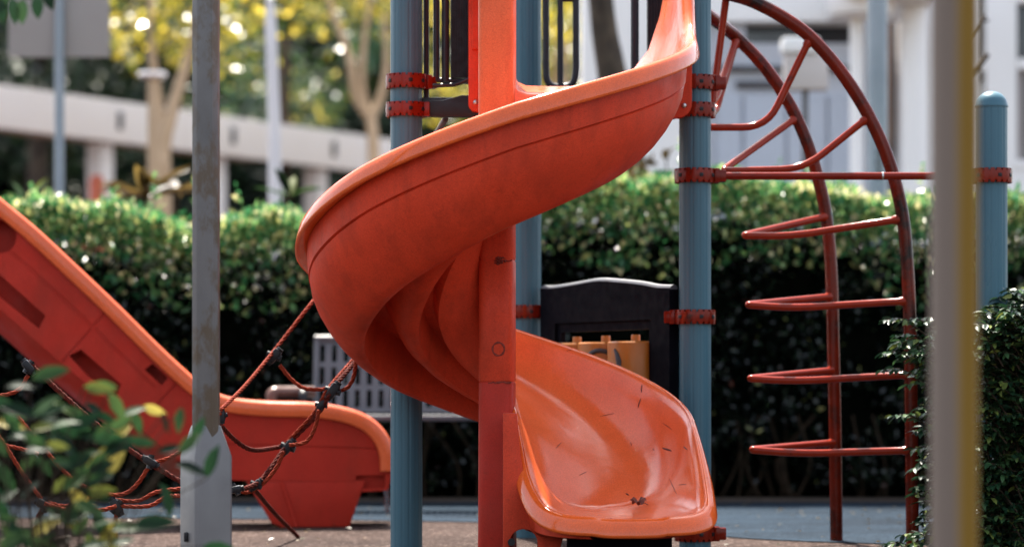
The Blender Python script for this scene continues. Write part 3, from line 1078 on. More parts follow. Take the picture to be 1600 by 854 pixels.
MB().tube([(xj - .003, DP, zbar), (xj + .003, DP, zbar)], 0.0148, 16).build('highlight_band', M['steel'], bar)  # bright steel ring stands in for a highlight on the bar
make_clamp(XB, DP, zbar, R(0), climb)
endp = root('dome_top_post', (XE, DP, 0), 'short blue grey post with a domed cap at the right end of the red bar', 'post')
ztop = zrow(166)
make_post(XE, DP, ztop, endp)
capp = [(PR + 0.003, -0.004), (PR + 0.0035, 0.0), (PR + 0.002, 0.004)]
for k in range(1, 9):
    a = PI / 2 * k / 8
    capp.append((max(0.001, (PR + 0.0005) * math.cos(a)), 0.004 + 0.05 * math.sin(a)))
MB().lathe((XE, DP, ztop), capp, 36).build('dome_cap', M['post'], endp)
make_clamp(XE, DP, zbar, R(180), endp)

# ------------------------------------------------------------------ straight slide on the left
dS = 11.75
wS = 0.52
ls = root('wavy_slide', (W(470, 0, dS).x, dS, 0), 'orange plastic slide with recessed side panels running down from the left edge', 'slide')
rim = [(-130, 205), (-60, 262), (0, 314), (60, 364), (122, 422), (185, 482), (240, 537), (290, 584), (325, 612), (362, 626), (420, 632), (490, 634), (540, 642), (575, 656), (598, 678), (610, 706), (612, 735)]
rimp = smooth_path([W(x, y, dS) for x, y in rim], 4)
low = [(612, 742), (606, 766), (566, 768), (564, 752), (520, 751), (400, 750), (330, 748), (272, 712), (190, 640), (120, 584), (60, 532), (0, 478), (-60, 422), (-130, 360)]
lowp = [W(x, y, dS) for x, y in low]
outl = [(p.x, p.z) for p in rimp] + [(p.x, p.z) for p in lowp]


def cutter_poly(pts, y0, y1):
    return MB().prism([(W(x, y, dS).x, W(x, y, dS).z) for x, y in pts], y0, y1).mesh('c')


side = MB().prism(outl, dS, dS + 0.13).mesh('side')
cuts = [cutter_poly(p, dS - .05, dS + dep) for p, dep in (
    ([(140, 463), (152, 455), (176, 478), (166, 490)], .10), ([(228, 577), (240, 568), (264, 590), (254, 602)], .10),
    ([(-60, 415), (-30, 398), (76, 494), (66, 514), (-10, 452)], .11), ([(112, 556), (130, 546), (192, 600), (184, 622), (140, 586)], .11),
    ([(556, 742), (602, 742), (602, 762), (556, 764)], .035))]
circ = [(8 + 24 * math.cos(2 * PI * k / 20), 372 + 26 * math.sin(2 * PI * k / 20)) for k in range(20)]
cuts.append(cutter_poly(circ, dS - .05, dS + .11))
# narrow seams that divide the side into panels
cuts += [cutter_poly(p, dS - .05, dS + .006) for p in (
    [(-60, 327), (-57, 322), (60, 425), (122, 482), (246, 603), (243, 607), (118, 487), (56, 430)],
    [(176, 476), (180, 479), (100, 572), (96, 569)], [(276, 597), (280, 600), (244, 640), (240, 637)],
    [(345, 694), (345, 691), (612, 700), (612, 703)])]
side = boolean_cut(side, cuts)
link_mesh('side_wall', side, M['orange_deep'], ls, smooth=25)
MB().prism(outl, dS + wS - .06, dS + wS).build('side_wall', M['orange_deep'], ls, smooth=25)
bed = []
for p in rimp:
    q = Vector((0, 0, -0.17))
    bed.append([Vector((p.x, dS + 0.11 + (wS - .16) * k / 8, p.z - 0.17 + 0.05 * abs(k / 4 - 1) ** 3)) for k in range(9)])
mb = MB().grid(bed)
mb.grid([[v + Vector((0, 0, -0.03)) for v in r][::-1] for r in bed])
mb.build('chute', M['orange'], ls, smooth=50, fix=False)
for yy, sg in ((dS, -1), (dS + wS, 1)):
    rows = []
    for i, p in enumerate(rimp):
        a, c = rimp[max(0, i - 1)], rimp[min(len(rimp) - 1, i + 1)]
        T = (c - a).normalized()
        up = Vector((-T.z, 0, T.x))
        if up.z < 0 and abs(up.x) < 0.5: up = -up
        prof = [(0.03, -0.004), (0.012, 0.012), (-0.012, 0.016), (-0.030, 0.004), (-0.036, -0.022), (-0.030, -0.046), (-0.004, -0.05)]
        rows.append([Vector((p.x, yy, p.z)) + Vector((0, -sg * a_, 0)) + up * b_ for a_, b_ in prof])
    if sg < 0: rows = [r[::-1] for r in rows]
    MB().grid(rows).build('rim', M['orange'], ls, smooth=60, fix=False)
und = []
for (x, y) in low[6:]:
    k_ = min(1.0, (330 - x) / 70)
    und.append([Vector((W(x, y, dS).x, dS + 0.03 + (0.24) * q, W(x, y, dS).z - k_ * (0.115 * q + 0.02 * math.sin(PI * q)))) for q in (0, .25, .5, .75, 1)] +
               [Vector((W(x, y, dS).x, dS + wS - 0.02, W(x, y, dS).z - 0.02))])
MB().grid(und).build('underside', M['orange_deep'], ls, smooth=60, fix=False)
ft = [(384, 748), (572, 748), (562, 775), (546, 822), (536, 826), (440, 826), (425, 815)]
MB().prism([(W(x, y, dS).x, max(0.0, W(x, y, dS).z - 0.005)) for x, y in ft], dS + 0.0, dS + wS - 0.06).build('foot', M['orange_deep'], ls, smooth=25, bev=0.012)
MB().tube([W(440, 752, dS - 0.004), W(463, 822, dS - 0.004)], 0.008, 8).build('foot_rib', M['orange_deep'], ls)

ls.rotation_euler.z = R(6.5)

# ------------------------------------------------------------------ rope net
net = root('rope_net', (W(200, 0, 9.4).x, 9.4, 0), 'sagging climbing net of red and black ropes with dark clamps at lower left', 'climbing net')
def rope(pts, d, r=0.0075, mat='rope', k=6):
    if not isinstance(d, (list, tuple)): d = [d] * len(pts)
    P = smooth_path([W(x, y, dd) for (x, y), dd in zip(pts, d)], k)
    mb = MB()
    # two twisted strands
    n = len(P)
    L = sum((P[i + 1] - P[i]).length for i in range(n - 1))
    m = max(8, int(L / 0.012))
    acc = [0]
    for i in range(n - 1): acc.append(acc[-1] + (P[i + 1] - P[i]).length)
    Q = []
    j = 0
    for i in range(m + 1):
        s = L * i / m
        while j < n - 2 and acc[j + 1] < s: j += 1
        t = (s - acc[j]) / max(1e-6, acc[j + 1] - acc[j])
        Q.append(P[j].lerp(P[j + 1], min(1, t)))
    for ph in (0, 2 * PI / 3, 4 * PI / 3):
        S = []
        for i, q in enumerate(Q):
            T = (Q[min(m, i + 1)] - Q[max(0, i - 1)]).normalized()
            u = T.cross(Vector((0, 1, 0.2))).normalized()
            w = T.cross(u)
            a = ph + 1.05 * i
            S.append(q + (u * math.cos(a) + w * math.sin(a)) * r * 0.5)
        mb.tube(S, r * 0.56, 6)
    return mb.build('rope', M[mat], net, smooth=80)

def knot(px, py, d, ang=0.0, s=1.0):
    p = W(px, py, d)
    rot = Matrix.Rotation(R(ang), 3, 'Y')
    mb = MB()
    mb.box(p, (0.055 * s, 0.036, 0.030 * s), rot, 0.009)
    mb.tube([p - rot @ Vector((0.036 * s, 0, 0)), p + rot @ Vector((0.036 * s, 0, 0))], 0.0125 * s, 10)
    r2 = Matrix.Rotation(R(ang + 70), 3, 'Y')
    mb.tube([p - r2 @ Vector((0.026 * s, -0.004, 0)), p + r2 @ Vector((0.026 * s, -.004, 0))], 0.0115 * s, 10)
    return mb.build('rope_clamp', M['black'], net)

d1 = 9.75
rope([(500, 458), (483, 478), (428, 548), (385, 600), (345, 640)], [10.0, 9.9, d1, 9.5, 9.25])
rope([(575, 540), (556, 564), (520, 607), (497, 645), (450, 694), (405, 752), (360, 768)], [10.0, 9.95, d1, d1, d1, 9.6, 9.4], 0.0095, 'rope_dark')
rope([(568, 540), (549, 564), (512, 607), (490, 645), (446, 692)], [10.0, 9.95, d1, d1, d1], 0.006)
rope([(437, 570), (455, 592), (475, 606), (500, 608), (518, 605)], d1)
rope([(557, 562), (552, 590), (542, 606), (524, 611)], d1 + .05)
rope([(498, 640), (492, 668), (478, 690), (452, 695)], d1 - .05)
rope([(345, 664), (366, 686), (392, 702), (425, 700), (448, 694)], [9.25, 9.4, 9.5, d1, d1], 0.0085, 'rope_dark')
rope([(443, 705), (432, 730), (414, 752), (390, 768), (362, 764)], 9.6)
rope([(396, 762), (430, 802), (466, 838)], [9.7, 10.3, 10.85], 0.0085, 'rope_dark')
for a in ((428, 556, d1, -48, 1.0), (520, 610, d1, -55, 1.05), (502, 632, d1, -60, .8), (450, 698, d1, -50, 1.0), (400, 757, 9.6, -45, .8), (347, 650, 9.27, 90, .7), (368, 764, 9.4, -12, 0.8)):
    knot(*a)
d2 = 9.45
rope([(-30, 618), (5, 617), (30, 608), (44, 586)], d2)
rope([(44, 566), (120, 636), (180, 686), (232, 722), (262, 740), (300, 762)], d2, 0.0095, 'rope_dark')
rope([(-40, 640), (0, 684), (36, 740), (70, 786)], d2)
rope([(70, 786), (100, 795), (128, 797), (160, 796), (182, 790)], d2 - .05)
rope([(182, 790), (232, 790), (262, 775), (300, 772), (345, 752)], [d2, d2, d2, 9.3, 9.2])
rope([(74, 784), (100, 790), (128, 785), (150, 769)], d2)
rope([(150, 769), (110, 745), (60, 690), (20, 640)], d2 + .1)
rope([(152, 769), (190, 772), (214, 756), (234, 726)], d2)
rope([(238, 722), (270, 712), (310, 680), (345, 645)], [d2, d2, 9.35, 9.25])
rope([(180, 780), (215, 782), (245, 768), (290, 762)], d2 + .08)
rope([(60, 708), (30, 700), (0, 694), (-40, 690)], d2 + .1)
rope([(181, 795), (181, 830), (180, 900)], d2)
rope([(70, 790), (58, 815), (50, 880)], d2, 0.010, 'rope_dark')
for a in ((45, 573, d2, 50, .9), (70, 788, d2, 25, 1.0), (128, 797, d2 - .05, 0, .8), (182, 791, d2, 60, 1.0), (152, 769, d2, 10, .75), (235, 721, d2, 30, .9), (52, 712, d2 + .1, 40, .6)):
    knot(*a)

# ------------------------------------------------------------------ poles in front
dP = 8.55
xp = W(322, 0, dP).x
pole = root('steel_pole', (xp, dP, 0), 'weathered grey pole with rust brown patches and a wider base sleeve beside the rope net', 'pole')


def oct_outline(cx, cy, r, ch=0.30):
    k = r * ch
    return [(cx - r + k, cy - r), (cx + r - k, cy - r), (cx + r, cy - r + k), (cx + r, cy + r - k), (cx + r - k, cy + r), (cx - r + k, cy + r), (cx - r, cy + r - k), (cx - r, cy - r + k)]


def zP(py): return CH + (HZ - py) / F * dP
hw = 41 / F * dP / 2
MB().prism(oct_outline(xp, dP, hw, .42), zP(690), 3.2, 'XY').build('shaft', M['galv'], pole, smooth=20, bev=0.004)
rot = 0.35
def ring(r, z, a0=0.55):
    pts = []
    for k in range(4):
        a = a0 + k * PI / 2 + PI / 4
        for da in (-0.10, 0.10):
            pts.append(Vector((xp + r * math.cos(a + da), dP + r * math.sin(a + da), z)))
    return pts
hb = 0.082
rows = [ring(hb, 0.0), ring(hb * .99, zP(712)), ring(hb * 0.57, zP(664))]
mb = MB()
n = 8
for r_ in rows: mb.v += [tuple(p) for p in r_]
for i in range(2):
    for k in range(n): mb.f.append((i * n + k, i * n + (k + 1) % n, (i + 1) * n + (k + 1) % n, (i + 1) * n + k))
mb.f.append(tuple(range(2 * n, 3 * n)))
mb.build('base_sleeve', M['galv_base'], pole, smooth=20, bev=0.003)
p = W(291, 838, dP - .03)
MB().box(p, (0.012, 0.03, 0.03), bev=0.004).build('latch', M['black'], pole)

dY = 5.1
xy = W(1491, 0, dY).x
yp = root('round_pole', (xy, dY, 0), 'beige pole fading to golden yellow down its right side, blurred in the right foreground', 'pole')
rr_ = 37 / F * dY
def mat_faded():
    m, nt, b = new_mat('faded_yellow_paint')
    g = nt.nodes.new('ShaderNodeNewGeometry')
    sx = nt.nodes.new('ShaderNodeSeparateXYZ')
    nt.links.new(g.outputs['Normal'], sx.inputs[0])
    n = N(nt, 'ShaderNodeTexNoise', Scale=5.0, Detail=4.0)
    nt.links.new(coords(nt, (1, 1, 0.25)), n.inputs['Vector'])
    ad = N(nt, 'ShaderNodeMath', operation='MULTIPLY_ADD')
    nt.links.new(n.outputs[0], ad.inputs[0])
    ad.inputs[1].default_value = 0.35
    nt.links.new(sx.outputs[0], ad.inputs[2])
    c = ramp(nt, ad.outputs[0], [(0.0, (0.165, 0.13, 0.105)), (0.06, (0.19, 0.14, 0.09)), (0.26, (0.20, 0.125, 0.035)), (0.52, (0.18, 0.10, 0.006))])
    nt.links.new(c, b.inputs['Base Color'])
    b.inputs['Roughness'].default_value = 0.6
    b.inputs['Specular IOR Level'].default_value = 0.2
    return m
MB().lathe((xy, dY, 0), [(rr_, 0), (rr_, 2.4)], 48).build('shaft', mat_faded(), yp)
# ------------------------------------------------------------------ bench
dBn = 13.6
bx0, bx1 = W(492, 0, dBn).x, W(772, 0, dBn).x
bench = root('park_bench', ((bx0 + bx1) / 2, dBn, 0), 'grey slotted metal bench with brown armrest in front of the hedge', 'bench')
def zB(py, d=dBn): return CH + (HZ - py) / F * d
tilt = 0.12
def BP(u, v, n=0):
    """u along, v 0..1 up the back"""
    z = zB(644) + v * (zB(530, dBn + tilt) - zB(644))
    return Vector((bx0 + u, dBn + 0.02 + tilt * v + n, z))
mb = MB()
Lb = bx1 - bx0
nc = 15
def slab(u0, u1, v0, v1):
    q = [BP(u0, v0), BP(u1, v0), BP(u1, v1), BP(u0, v1)]
    q2 = [p + Vector((0, 0.02, 0)) for p in q]
    mb.add(q + q2, [(0, 1, 2, 3), (7, 6, 5, 4), (0, 4, 5, 1), (1, 5, 6, 2), (2, 6, 7, 3), (3, 7, 4, 0)])
vr = [0, .07, .31, .38, .62, .69, .93, 1.0]
for k in range(0, 8, 2): slab(0, Lb, vr[k], vr[k + 1])
for k in range(nc + 1):
    u = Lb * k / nc
    hw_ = 0.017
    for j in range(3): slab(max(0, u - hw_), min(Lb, u + hw_), vr[2 * j + 1], vr[2 * j + 2])
mb.build('backrest', M['bench'], bench, smooth=20)
mb = MB()
mb.tube([BP(-0.01, 1.01), BP(Lb + 0.01, 1.01)], 0.018, 12)
for u in (0, Lb): mb.tube([BP(u, 0), BP(u, 1.01)], 0.014, 10)
mb.build('back_frame', M['bench'], bench)
mb = MB()
zs = zB(650)
for k in range(28):
    mb.box((bx0 + Lb * (k + .5) / 28, dBn - 0.22, zs), (Lb / 28 - .012, 0.44, 0.022), bev=.006)
for yy in (dBn - .44, dBn - .22, dBn - 0.01): mb.box(((bx0 + bx1) / 2, yy, zs - 0.004), (Lb, 0.05, 0.026), bev=.006)
mb.build('seat', M['bench'], bench, smooth=30)
for u in (bx0 - 0.03, bx1 + 0.03):
    pts = corner([(u, dBn - 0.40, 0), (u, dBn - 0.40, zB(612)), (u, dBn + 0.1, zB(614)), (u, dBn + 0.1, 0)], 0.05)
    MB().tube(pts, 0.02, 10).build('leg_frame', M['black'], bench)
MB().tube(corner([W(424, 630, dBn - .42), W(424, 612, dBn - .42), W(490, 612, dBn - .3)], .03), 0.028, 12).build('armrest', M['arm'], bench)
MB().tube([W(790, 612, dBn - .42), W(790, 612, dBn + .1)], 0.028, 12).build('armrest', M['arm'], bench)

# ------------------------------------------------------------------ hedge
def hedge_top(x):
    return 1.485 + 0.05 * math.tanh(x * 1.5) + 0.075 * mnoise.noise(Vector((x * 2.6, 7.3, 0))) + 0.05 * mnoise.noise(Vector((x * 6.1, 2.3, 0))) + 0.05 * math.sin(x * 2.1) + 0.03 * math.sin(x * 5.3 + 1) + (0.05 if x > 0 else 0.0)

HX0, HX1, HY0, HY1 = -4.2, 4.2, 14.65, 16.0
hedge = root('clipped_hedge', (0, (HY0 + HY1) / 2, 0), 'long leafy hedge, shade-toned below with fresh sun-toned green top, behind the whole playground', 'hedge')
# solid near-black core in place of the hedge's shaded inside
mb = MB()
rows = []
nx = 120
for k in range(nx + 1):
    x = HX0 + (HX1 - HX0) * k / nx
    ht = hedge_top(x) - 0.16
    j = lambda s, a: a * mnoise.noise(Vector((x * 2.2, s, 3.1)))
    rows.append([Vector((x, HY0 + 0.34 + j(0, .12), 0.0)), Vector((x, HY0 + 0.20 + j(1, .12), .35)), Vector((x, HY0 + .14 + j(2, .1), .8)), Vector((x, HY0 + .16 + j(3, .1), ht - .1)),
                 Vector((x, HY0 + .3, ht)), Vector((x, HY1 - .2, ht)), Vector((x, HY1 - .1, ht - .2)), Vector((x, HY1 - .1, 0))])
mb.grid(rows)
mb.build('dark_core', M['hedge_core'], hedge, smooth=60)
# outer leaves on the face, coloured near black for shade
n = 62000
xs = rng.uniform(HX0, HX1, n)
zs_ = rng.uniform(0.04, 1.0, n) ** 0.92
tops = np.array([hedge_top(x) for x in xs])
zz = zs_ * (tops - 0.08)
lump = np.array([mnoise.noise(Vector((x * 3.0, z * 3.5, 0.0))) for x, z in zip(xs, zz)])
yy = HY0 + 0.10 - 0.16 * lump + rng.uniform(-0.05, 0.16, n) + 0.16 * (zs_ < 0.25) * (0.25 - zs_) * 4
pos = np.stack([xs, yy, zz], 1)
ax = rand_dirs(n, 0.15, np.array([0, -0.9, 0]), 0.8)
nr = rand_dirs(n, 1.0, np.array([0, -0.7, 0]), 0.6)
keep = lump > -0.38
P1 = leaves(pos[keep], ax[keep], nr[keep], rng.uniform(.028, .060, keep.sum()), rng.uniform(.014, .030, keep.sum()))
link_mesh('shaded_foliage', leaf_mesh('shaded_foliage', [P1]), M['hedge_shaded'], hedge, smooth=0)
# fresh growth, coloured brighter for sunlight: top and shoulder of the face
n = 38000
xs = rng.uniform(HX0, HX1, n)
tops = np.array([hedge_top(x) for x in xs])
lump = np.array([mnoise.noise(Vector((x * 2.6, 9.0, 0.0))) + 0.5 * mnoise.noise(Vector((x * 7, 4.0, 0.0))) for x in xs])
t = rng.random(n)
front = rng.random(n) < 0.55
yy = np.where(front, HY0 + rng.uniform(-0.10, 0.14, n), rng.uniform(HY0, HY1, n))
depth = rng.exponential(0.12, n)
zz = np.where(front, tops + 0.05 + 0.06 * lump - np.minimum(depth, 0.44 + 0.25 * lump), tops + 0.07 * lump + rng.uniform(-.10, .09, n))
pos = np.stack([xs, yy, zz], 1)
ax = rand_dirs(n, 0.7, np.where(front, -0.6, 0.0)[:, None] * np.array([0, 1, 0]), 0.75)
nr = rand_dirs(n, 1.2, np.array([0, -0.3, 0]), 0.7)
P2 = leaves(pos, ax, nr, rng.uniform(.030, .078, n), rng.uniform(.016, .038, n))
# sprigs standing above the clipped top
S = []
for k in range(420):
    x = rng.uniform(HX0, HX1)
    y = rng.uniform(HY0 - .02, HY1 - .4)
    h = 0.05 + rng.exponential(0.07)
    m = 14
    tt = np.linspace(0.1, 1, m)
    base = np.array([x, y, hedge_top(x) - .03])
    lean = rng.normal(size=2) * .05
    pp = base + np.stack([lean[0] * tt, lean[1] * tt, h * tt], 1)
    aa = rand_dirs(m, 0.5, None, 0.8)
    S.append(leaves(pp, aa, rand_dirs(m, 1.0), np.full(m, .045), np.full(m, .022)))
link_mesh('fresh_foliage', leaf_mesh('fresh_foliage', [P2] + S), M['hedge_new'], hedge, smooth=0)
# bare lower stems
mb = MB()
for k in range(150):
    x = rng.uniform(HX0, HX1)
    y = HY0 + rng.uniform(0.02, 0.25)
    pts = [Vector((x, y + .1, 0)), Vector((x + rng.normal() * .06, y + .05, .2)), Vector((x + rng.normal() * .12, y, .45))]
    mb.tube(smooth_path(pts, 3), 0.007, 5)
mb.build('stems', M['stem'], hedge)

# ------------------------------------------------------------------ generic foliage helpers
def blob_leaves(c, r, n, L, Wd, up=0.3, shell=0.55):
    d = rng.normal(size=(n, 3))
    d /= np.linalg.norm(d, axis=1, keepdims=True)
    rad = shell + (1 - shell) * rng.random(n)
    pos = np.array(c) + d * rad[:, None] * np.array(r)
    ax = rand_dirs(n, up - 0.3, d * 0.8, 0.8)
    return leaves(pos, ax, rand_dirs(n, 1.0, d * 0.3, 0.8), L * rng.uniform(.6, 1.2, n), Wd * rng.uniform(.6, 1.2, n))


def tree(name, label, base, trunk_pts, tr, clumps, leafmat, barkmat, n, L, Wd, branches=(), group=None):
    o = root(name, base, label, 'tree', group)
    mb = MB()
    P = smooth_path(trunk_pts, 5)
    mb.tube(P, 0, 12, rfun=lambda t: tr * (1 - 0.45 * t))
    for br, r in branches:
        Pb = smooth_path(br, 5)
        mb.tube(Pb, 0, 9, rfun=lambda t, r=r: r * (1 - 0.6 * t))
    mb.build('trunk', barkmat, o, smooth=60)
    parts = []
    for c, r in clumps:
        parts.append(blob_leaves(c, r, int(n * r[0] * r[2]), L, Wd))
    link_mesh('crown', leaf_mesh('crown', parts), leafmat, o, smooth=0)
    return o


def clump_set(cx0, cx1, py0, py1, d0, d1, k, r0, r1, flat=0.75):
    out = []
    for _ in range(k):
        d = rng.uniform(d0, d1)
        p = W(rng.uniform(cx0, cx1), rng.uniform(py0, py1), d)
        r = rng.uniform(r0, r1)
        out.append((p, (r, r, r * flat)))
    return out

# far wood: a continuous dark mass of foliage behind everything on the left and centre
parts = []
mbc = MB()
for k in range(150):
    x = rng.uniform(-17, 14)
    y = rng.uniform(52, 60)
    zc = rng.uniform(0.5, 13)
    r = rng.uniform(1.4, 2.6)
    parts.append(blob_leaves((x, y, zc), (r, r, r * .8), 480, .34, .2, shell=.5))
fw = link_mesh('far_wood', leaf_mesh('far_wood', parts), M['tree_dark'], None, smooth=0)
tag(fw, 'dark green far wood that reads as one mass behind the walkway', 'wood', kind='stuff')
mb = MB()
rows = []
for k in range(41):
    x = -22 + 42 * k / 40
    rows.append([Vector((x, 61 + mnoise.noise(Vector((x, 0, 0))), z_)) for z_ in (0, 4, 8, 12 + 2 * mnoise.noise(Vector((x * .5, 2, 0))))])
mb.grid(rows)
tag(mb.build('hillside', M['hedge_core'], smooth=60), 'dark wooded slope behind the trees', 'hill', kind='structure')

G = 'trees beyond the covered walkway'
# three sunlit yellow green trees and two dark ones
dT = 38
tree('yellow_tree', 'yellow green tree with pale forked trunk between the flat lamp and the rusty pole', (W(262, 0, 27).x, 27, 0),
     [Vector((W(250, 0, 27).x, 27, 0)), W(250, 300, 27), W(252, 240, 27), W(262, 190, 27)], 0.13,
     clump_set(175, 430, -150, 105, 26.5, 30, 20, .3, .55), M['tree_gold'], M['bark_pale'], 620, .14, .085,
     [([W(262, 200, 27), W(278, 140, 27), W(300, 70, 27), W(322, -30, 27)], .07), ([W(256, 220, 27), W(246, 150, 27), W(236, 60, 27), W(236, -40, 27)], .06)], G)
tree('yellow_tree', 'yellow green tree whose pale trunk forks just left of the tall blue grey post', (W(588, 0, 29).x, 29, 0),
     [Vector((W(588, 0, 29).x, 29, 0)), W(586, 300, 29), W(584, 240, 29), W(580, 190, 29), W(572, 172, 29)], 0.085,
     clump_set(440, 700, -150, 70, 28, 33, 19, .3, .6), M['tree_gold'], M['bark_pale'], 800, .13, .075,
     [([W(580, 185, 29), W(556, 150, 29), W(546, 90, 29), W(520, 20, 29), W(500, -50, 29)], .06), ([W(580, 185, 29), W(596, 150, 29), W(604, 100, 29), W(600, 20, 29)], .055),
      ([W(574, 176, 29), W(566, 130, 29), W(570, 60, 29), W(585, -40, 29)], .045)], G)
tree('bushy_tree', 'mid green bushy tree with yellow highlights behind the slim white pole', (W(440, 0, 37).x, 37, 0),
     [Vector((W(440, 0, 37).x, 37, 0)), W(440, 200, 37), W(445, 60, 37)], 0.16,
     clump_set(350, 590, -120, 235, 36.6, 40, 26, .45, .8), M['tree_mid'], M['bark'], 270, .16, .10, (), G)
tree('bushy_tree', 'dark tree with yellow flecks beyond the left end of the walkway, behind the blank sign', (W(60, 0, 44).x, 44, 0),
     [Vector((W(60, 0, 44).x, 44, 0)), W(60, 200, 44), W(65, 0, 44)], 0.2,
     clump_set(-60, 330, -120, 190, 43, 47, 30, .6, 1.1), M['tree_dark'], M['bark'], 420, .2, .12, (), G)
tree('golden_tree', 'golden leaved tree seen through the dark loops of the tower barrier', (W(880, 0, 33).x, 33, 0),
     [Vector((W(872, 0, 33).x, 33, 0)), W(872, 200, 33), W(880, 60, 33)], 0.16,
     clump_set(700, 915, -100, 180, 32, 35, 20, .35, .65), M['tree_gold'], M['bark_pale'], 620, .14, .085, (), G)
# hanging leafy bough at the top left corner, close by
dq = 6.9
bq = root('overhanging_branch', W(0, -20, dq), 'dark leafy twig hanging into the top left corner', 'branch')
MB().tube(smooth_path([W(-120, -90, dq), W(-40, -40, dq), W(10, -12, dq), W(50, -4, dq)], 4), .006, 6).build('twig', M['stem'], bq)
pts = [(18, -4, .09, -1.2), (36, -2, .085, -1.7), (58, -8, .08, -1.5), (-4, -6, .09, -1.1), (70, -20, .08, -1.0), (8, -20, .09, -2.0)]
pos = np.array([W(x, y, dq) for x, y, _, _ in pts])
ax = np.array([[math.cos(a) * .5, -.1, math.sin(a)] for *_, a in pts])
link_mesh('leaves', leaf_mesh('leaves', [leaves(pos, ax, rand_dirs(len(pts), .3, np.array([0, -1, 0]), .3), np.array([p[2] for p in pts]) * .75, np.full(len(pts), .032), 'long')]), M['shrub'], bq, smooth=0)

# ------------------------------------------------------------------ covered walkway
A = Vector((W(-120, 0, 28.8).x, 28.8, 0))
B = Vector((W(640, 0, 36.6).x, 36.6, 0))
Uw = (B - A).normalized()
Vw = Vector((-Uw.y, Uw.x, 0))
walk = root('covered_walkway', A, 'low covered walkway with long pale fascia and white columns behind the left hedge', 'walkway')
Lw = (B - A).length
rotw = Matrix.Rotation(math.atan2(Uw.y, Uw.x), 3, 'Z')
zf0, zf1 = 3.40, 3.86
MB().box(A + Uw * Lw / 2 + Vector((0, 0, (zf0 + zf1) / 2)), (Lw, 0.12, zf1 - zf0), rotw, .01).build('fascia', M['roof'], walk)
MB().box(A + Uw * Lw / 2 + Vw * 1.4 + Vector((0, 0, zf1 - 0.07)), (Lw, 2.7, 0.10), rotw, .01).build('roof', M['roof_top'], walk)
for px in (-60, 170, 348, 508):
    # intersect the pixel column with the front line of the walkway
    k = (px - 800) / F
    # A.x + t U.x = k (A.y + t U.y)
    t_ = (k * A.y - A.x) / (Uw.x - k * Uw.y)
    p = A + Uw * (t_ + .15) + Vw * 0.25
    MB().box(p + Vector((0, 0, zf0 / 2)), (0.22, 0.22, zf0), rotw, .015).build('column', M['white_pole'], walk)
for px in (180, 357, 515):
    k = (px - 800) / F
    t_ = (k * A.y - A.x) / (Uw.x - k * Uw.y)
    p = A + Uw * t_ - Vw * 0.08
    MB().box(p + Vector((0, 0, 3.64)), (0.07, 0.03, 0.2), rotw, .005).build('drain_spout', M['bench'], walk)
MB().box(A + Uw * Lw / 2 + Vw * 4.6 + Vector((0, 0, 0.85)), (Lw * 1.2, 0.25, 1.7), rotw, .01).build('back_wall', M['roof_top'], walk)

# street furniture beyond the hedge
dl = 25.5
xl = W(238, 0, dl).x
lamp = root('street_lamp', (xl, dl, 0), 'small flat headed lamp on a tan post in front of the walkway', 'street lamp')
MB().tube([(xl, dl, 0), W(238, 122, dl)], 0.045, 12).build('pole', M['bark_pale'], lamp)
c = W(238, 116, dl)
MB().lathe((c.x, c.y, c.z - .04), [(.04, 0), (.12, .012), (.135, .03), (.12, .055), (.03, .065)], 24).build('lamp_head', M['white_pole'], lamp)
ds = 18.0
sg = root('blank_sign', (W(92, 0, ds).x, ds, 0), 'large grey back of a sign on a steel post at upper left', 'sign')
xs_ = W(92, 0, ds).x
MB().tube([(xs_, ds + .02, 0), (xs_, ds + .02, 3.4)], 0.032, 16).build('post', M['sign_pole'], sg)
p0, p1 = W(10, 88, ds), W(169, -120, ds)
MB().box(((p0.x + p1.x) / 2, ds + .07, (p0.z + p1.z) / 2), (p1.x - p0.x, .02, p1.z - p0.z), bev=.006).build('panel', M['sign'], sg)
dw = 21.0
xw = W(427, 0, dw).x
wp = root('white_flagpole', (W(429, 0, dw).x, dw, 0), 'slim white pole rising behind the hedge left of the spiral slide', 'pole')
MB().tube([(W(431, 0, dw).x, dw, 0), W(429, 200, dw), W(423, 40, dw), W(422, 8, dw)], [0.05, .048, .042, .03], 16).build('shaft', M['white_pole'], wp)
MB().lathe(W(422, 8, dw), [(.025, 0), (.035, .02), (.03, .05), (.005, .065)], 14).build('finial', M['white_pole'], wp)
db = 27.5
rb = root('red_hydrant', (W(143, 0, db).x, db, 0), 'blurred red upright fitting standing under the walkway roof', 'hydrant')
xr = W(143, 0, db).x
MB().lathe((xr, db, 0), [(.20, 0), (.20, 2.15), (.16, 2.25), (.15, 2.3)], 20).build('body', M['red_bin'], rb)
MB().lathe((xr + .05, db, 2.3), [(.07, 0), (.075, .35), (.05, .42)], 16).build('bonnet', M['red_bin'], rb)
MB().tube([(xr - .25, db - .05, 2.25), (xr + .1, db - .05, 2.25)], .09, 12).build('outlet', M['red_bin'], rb)

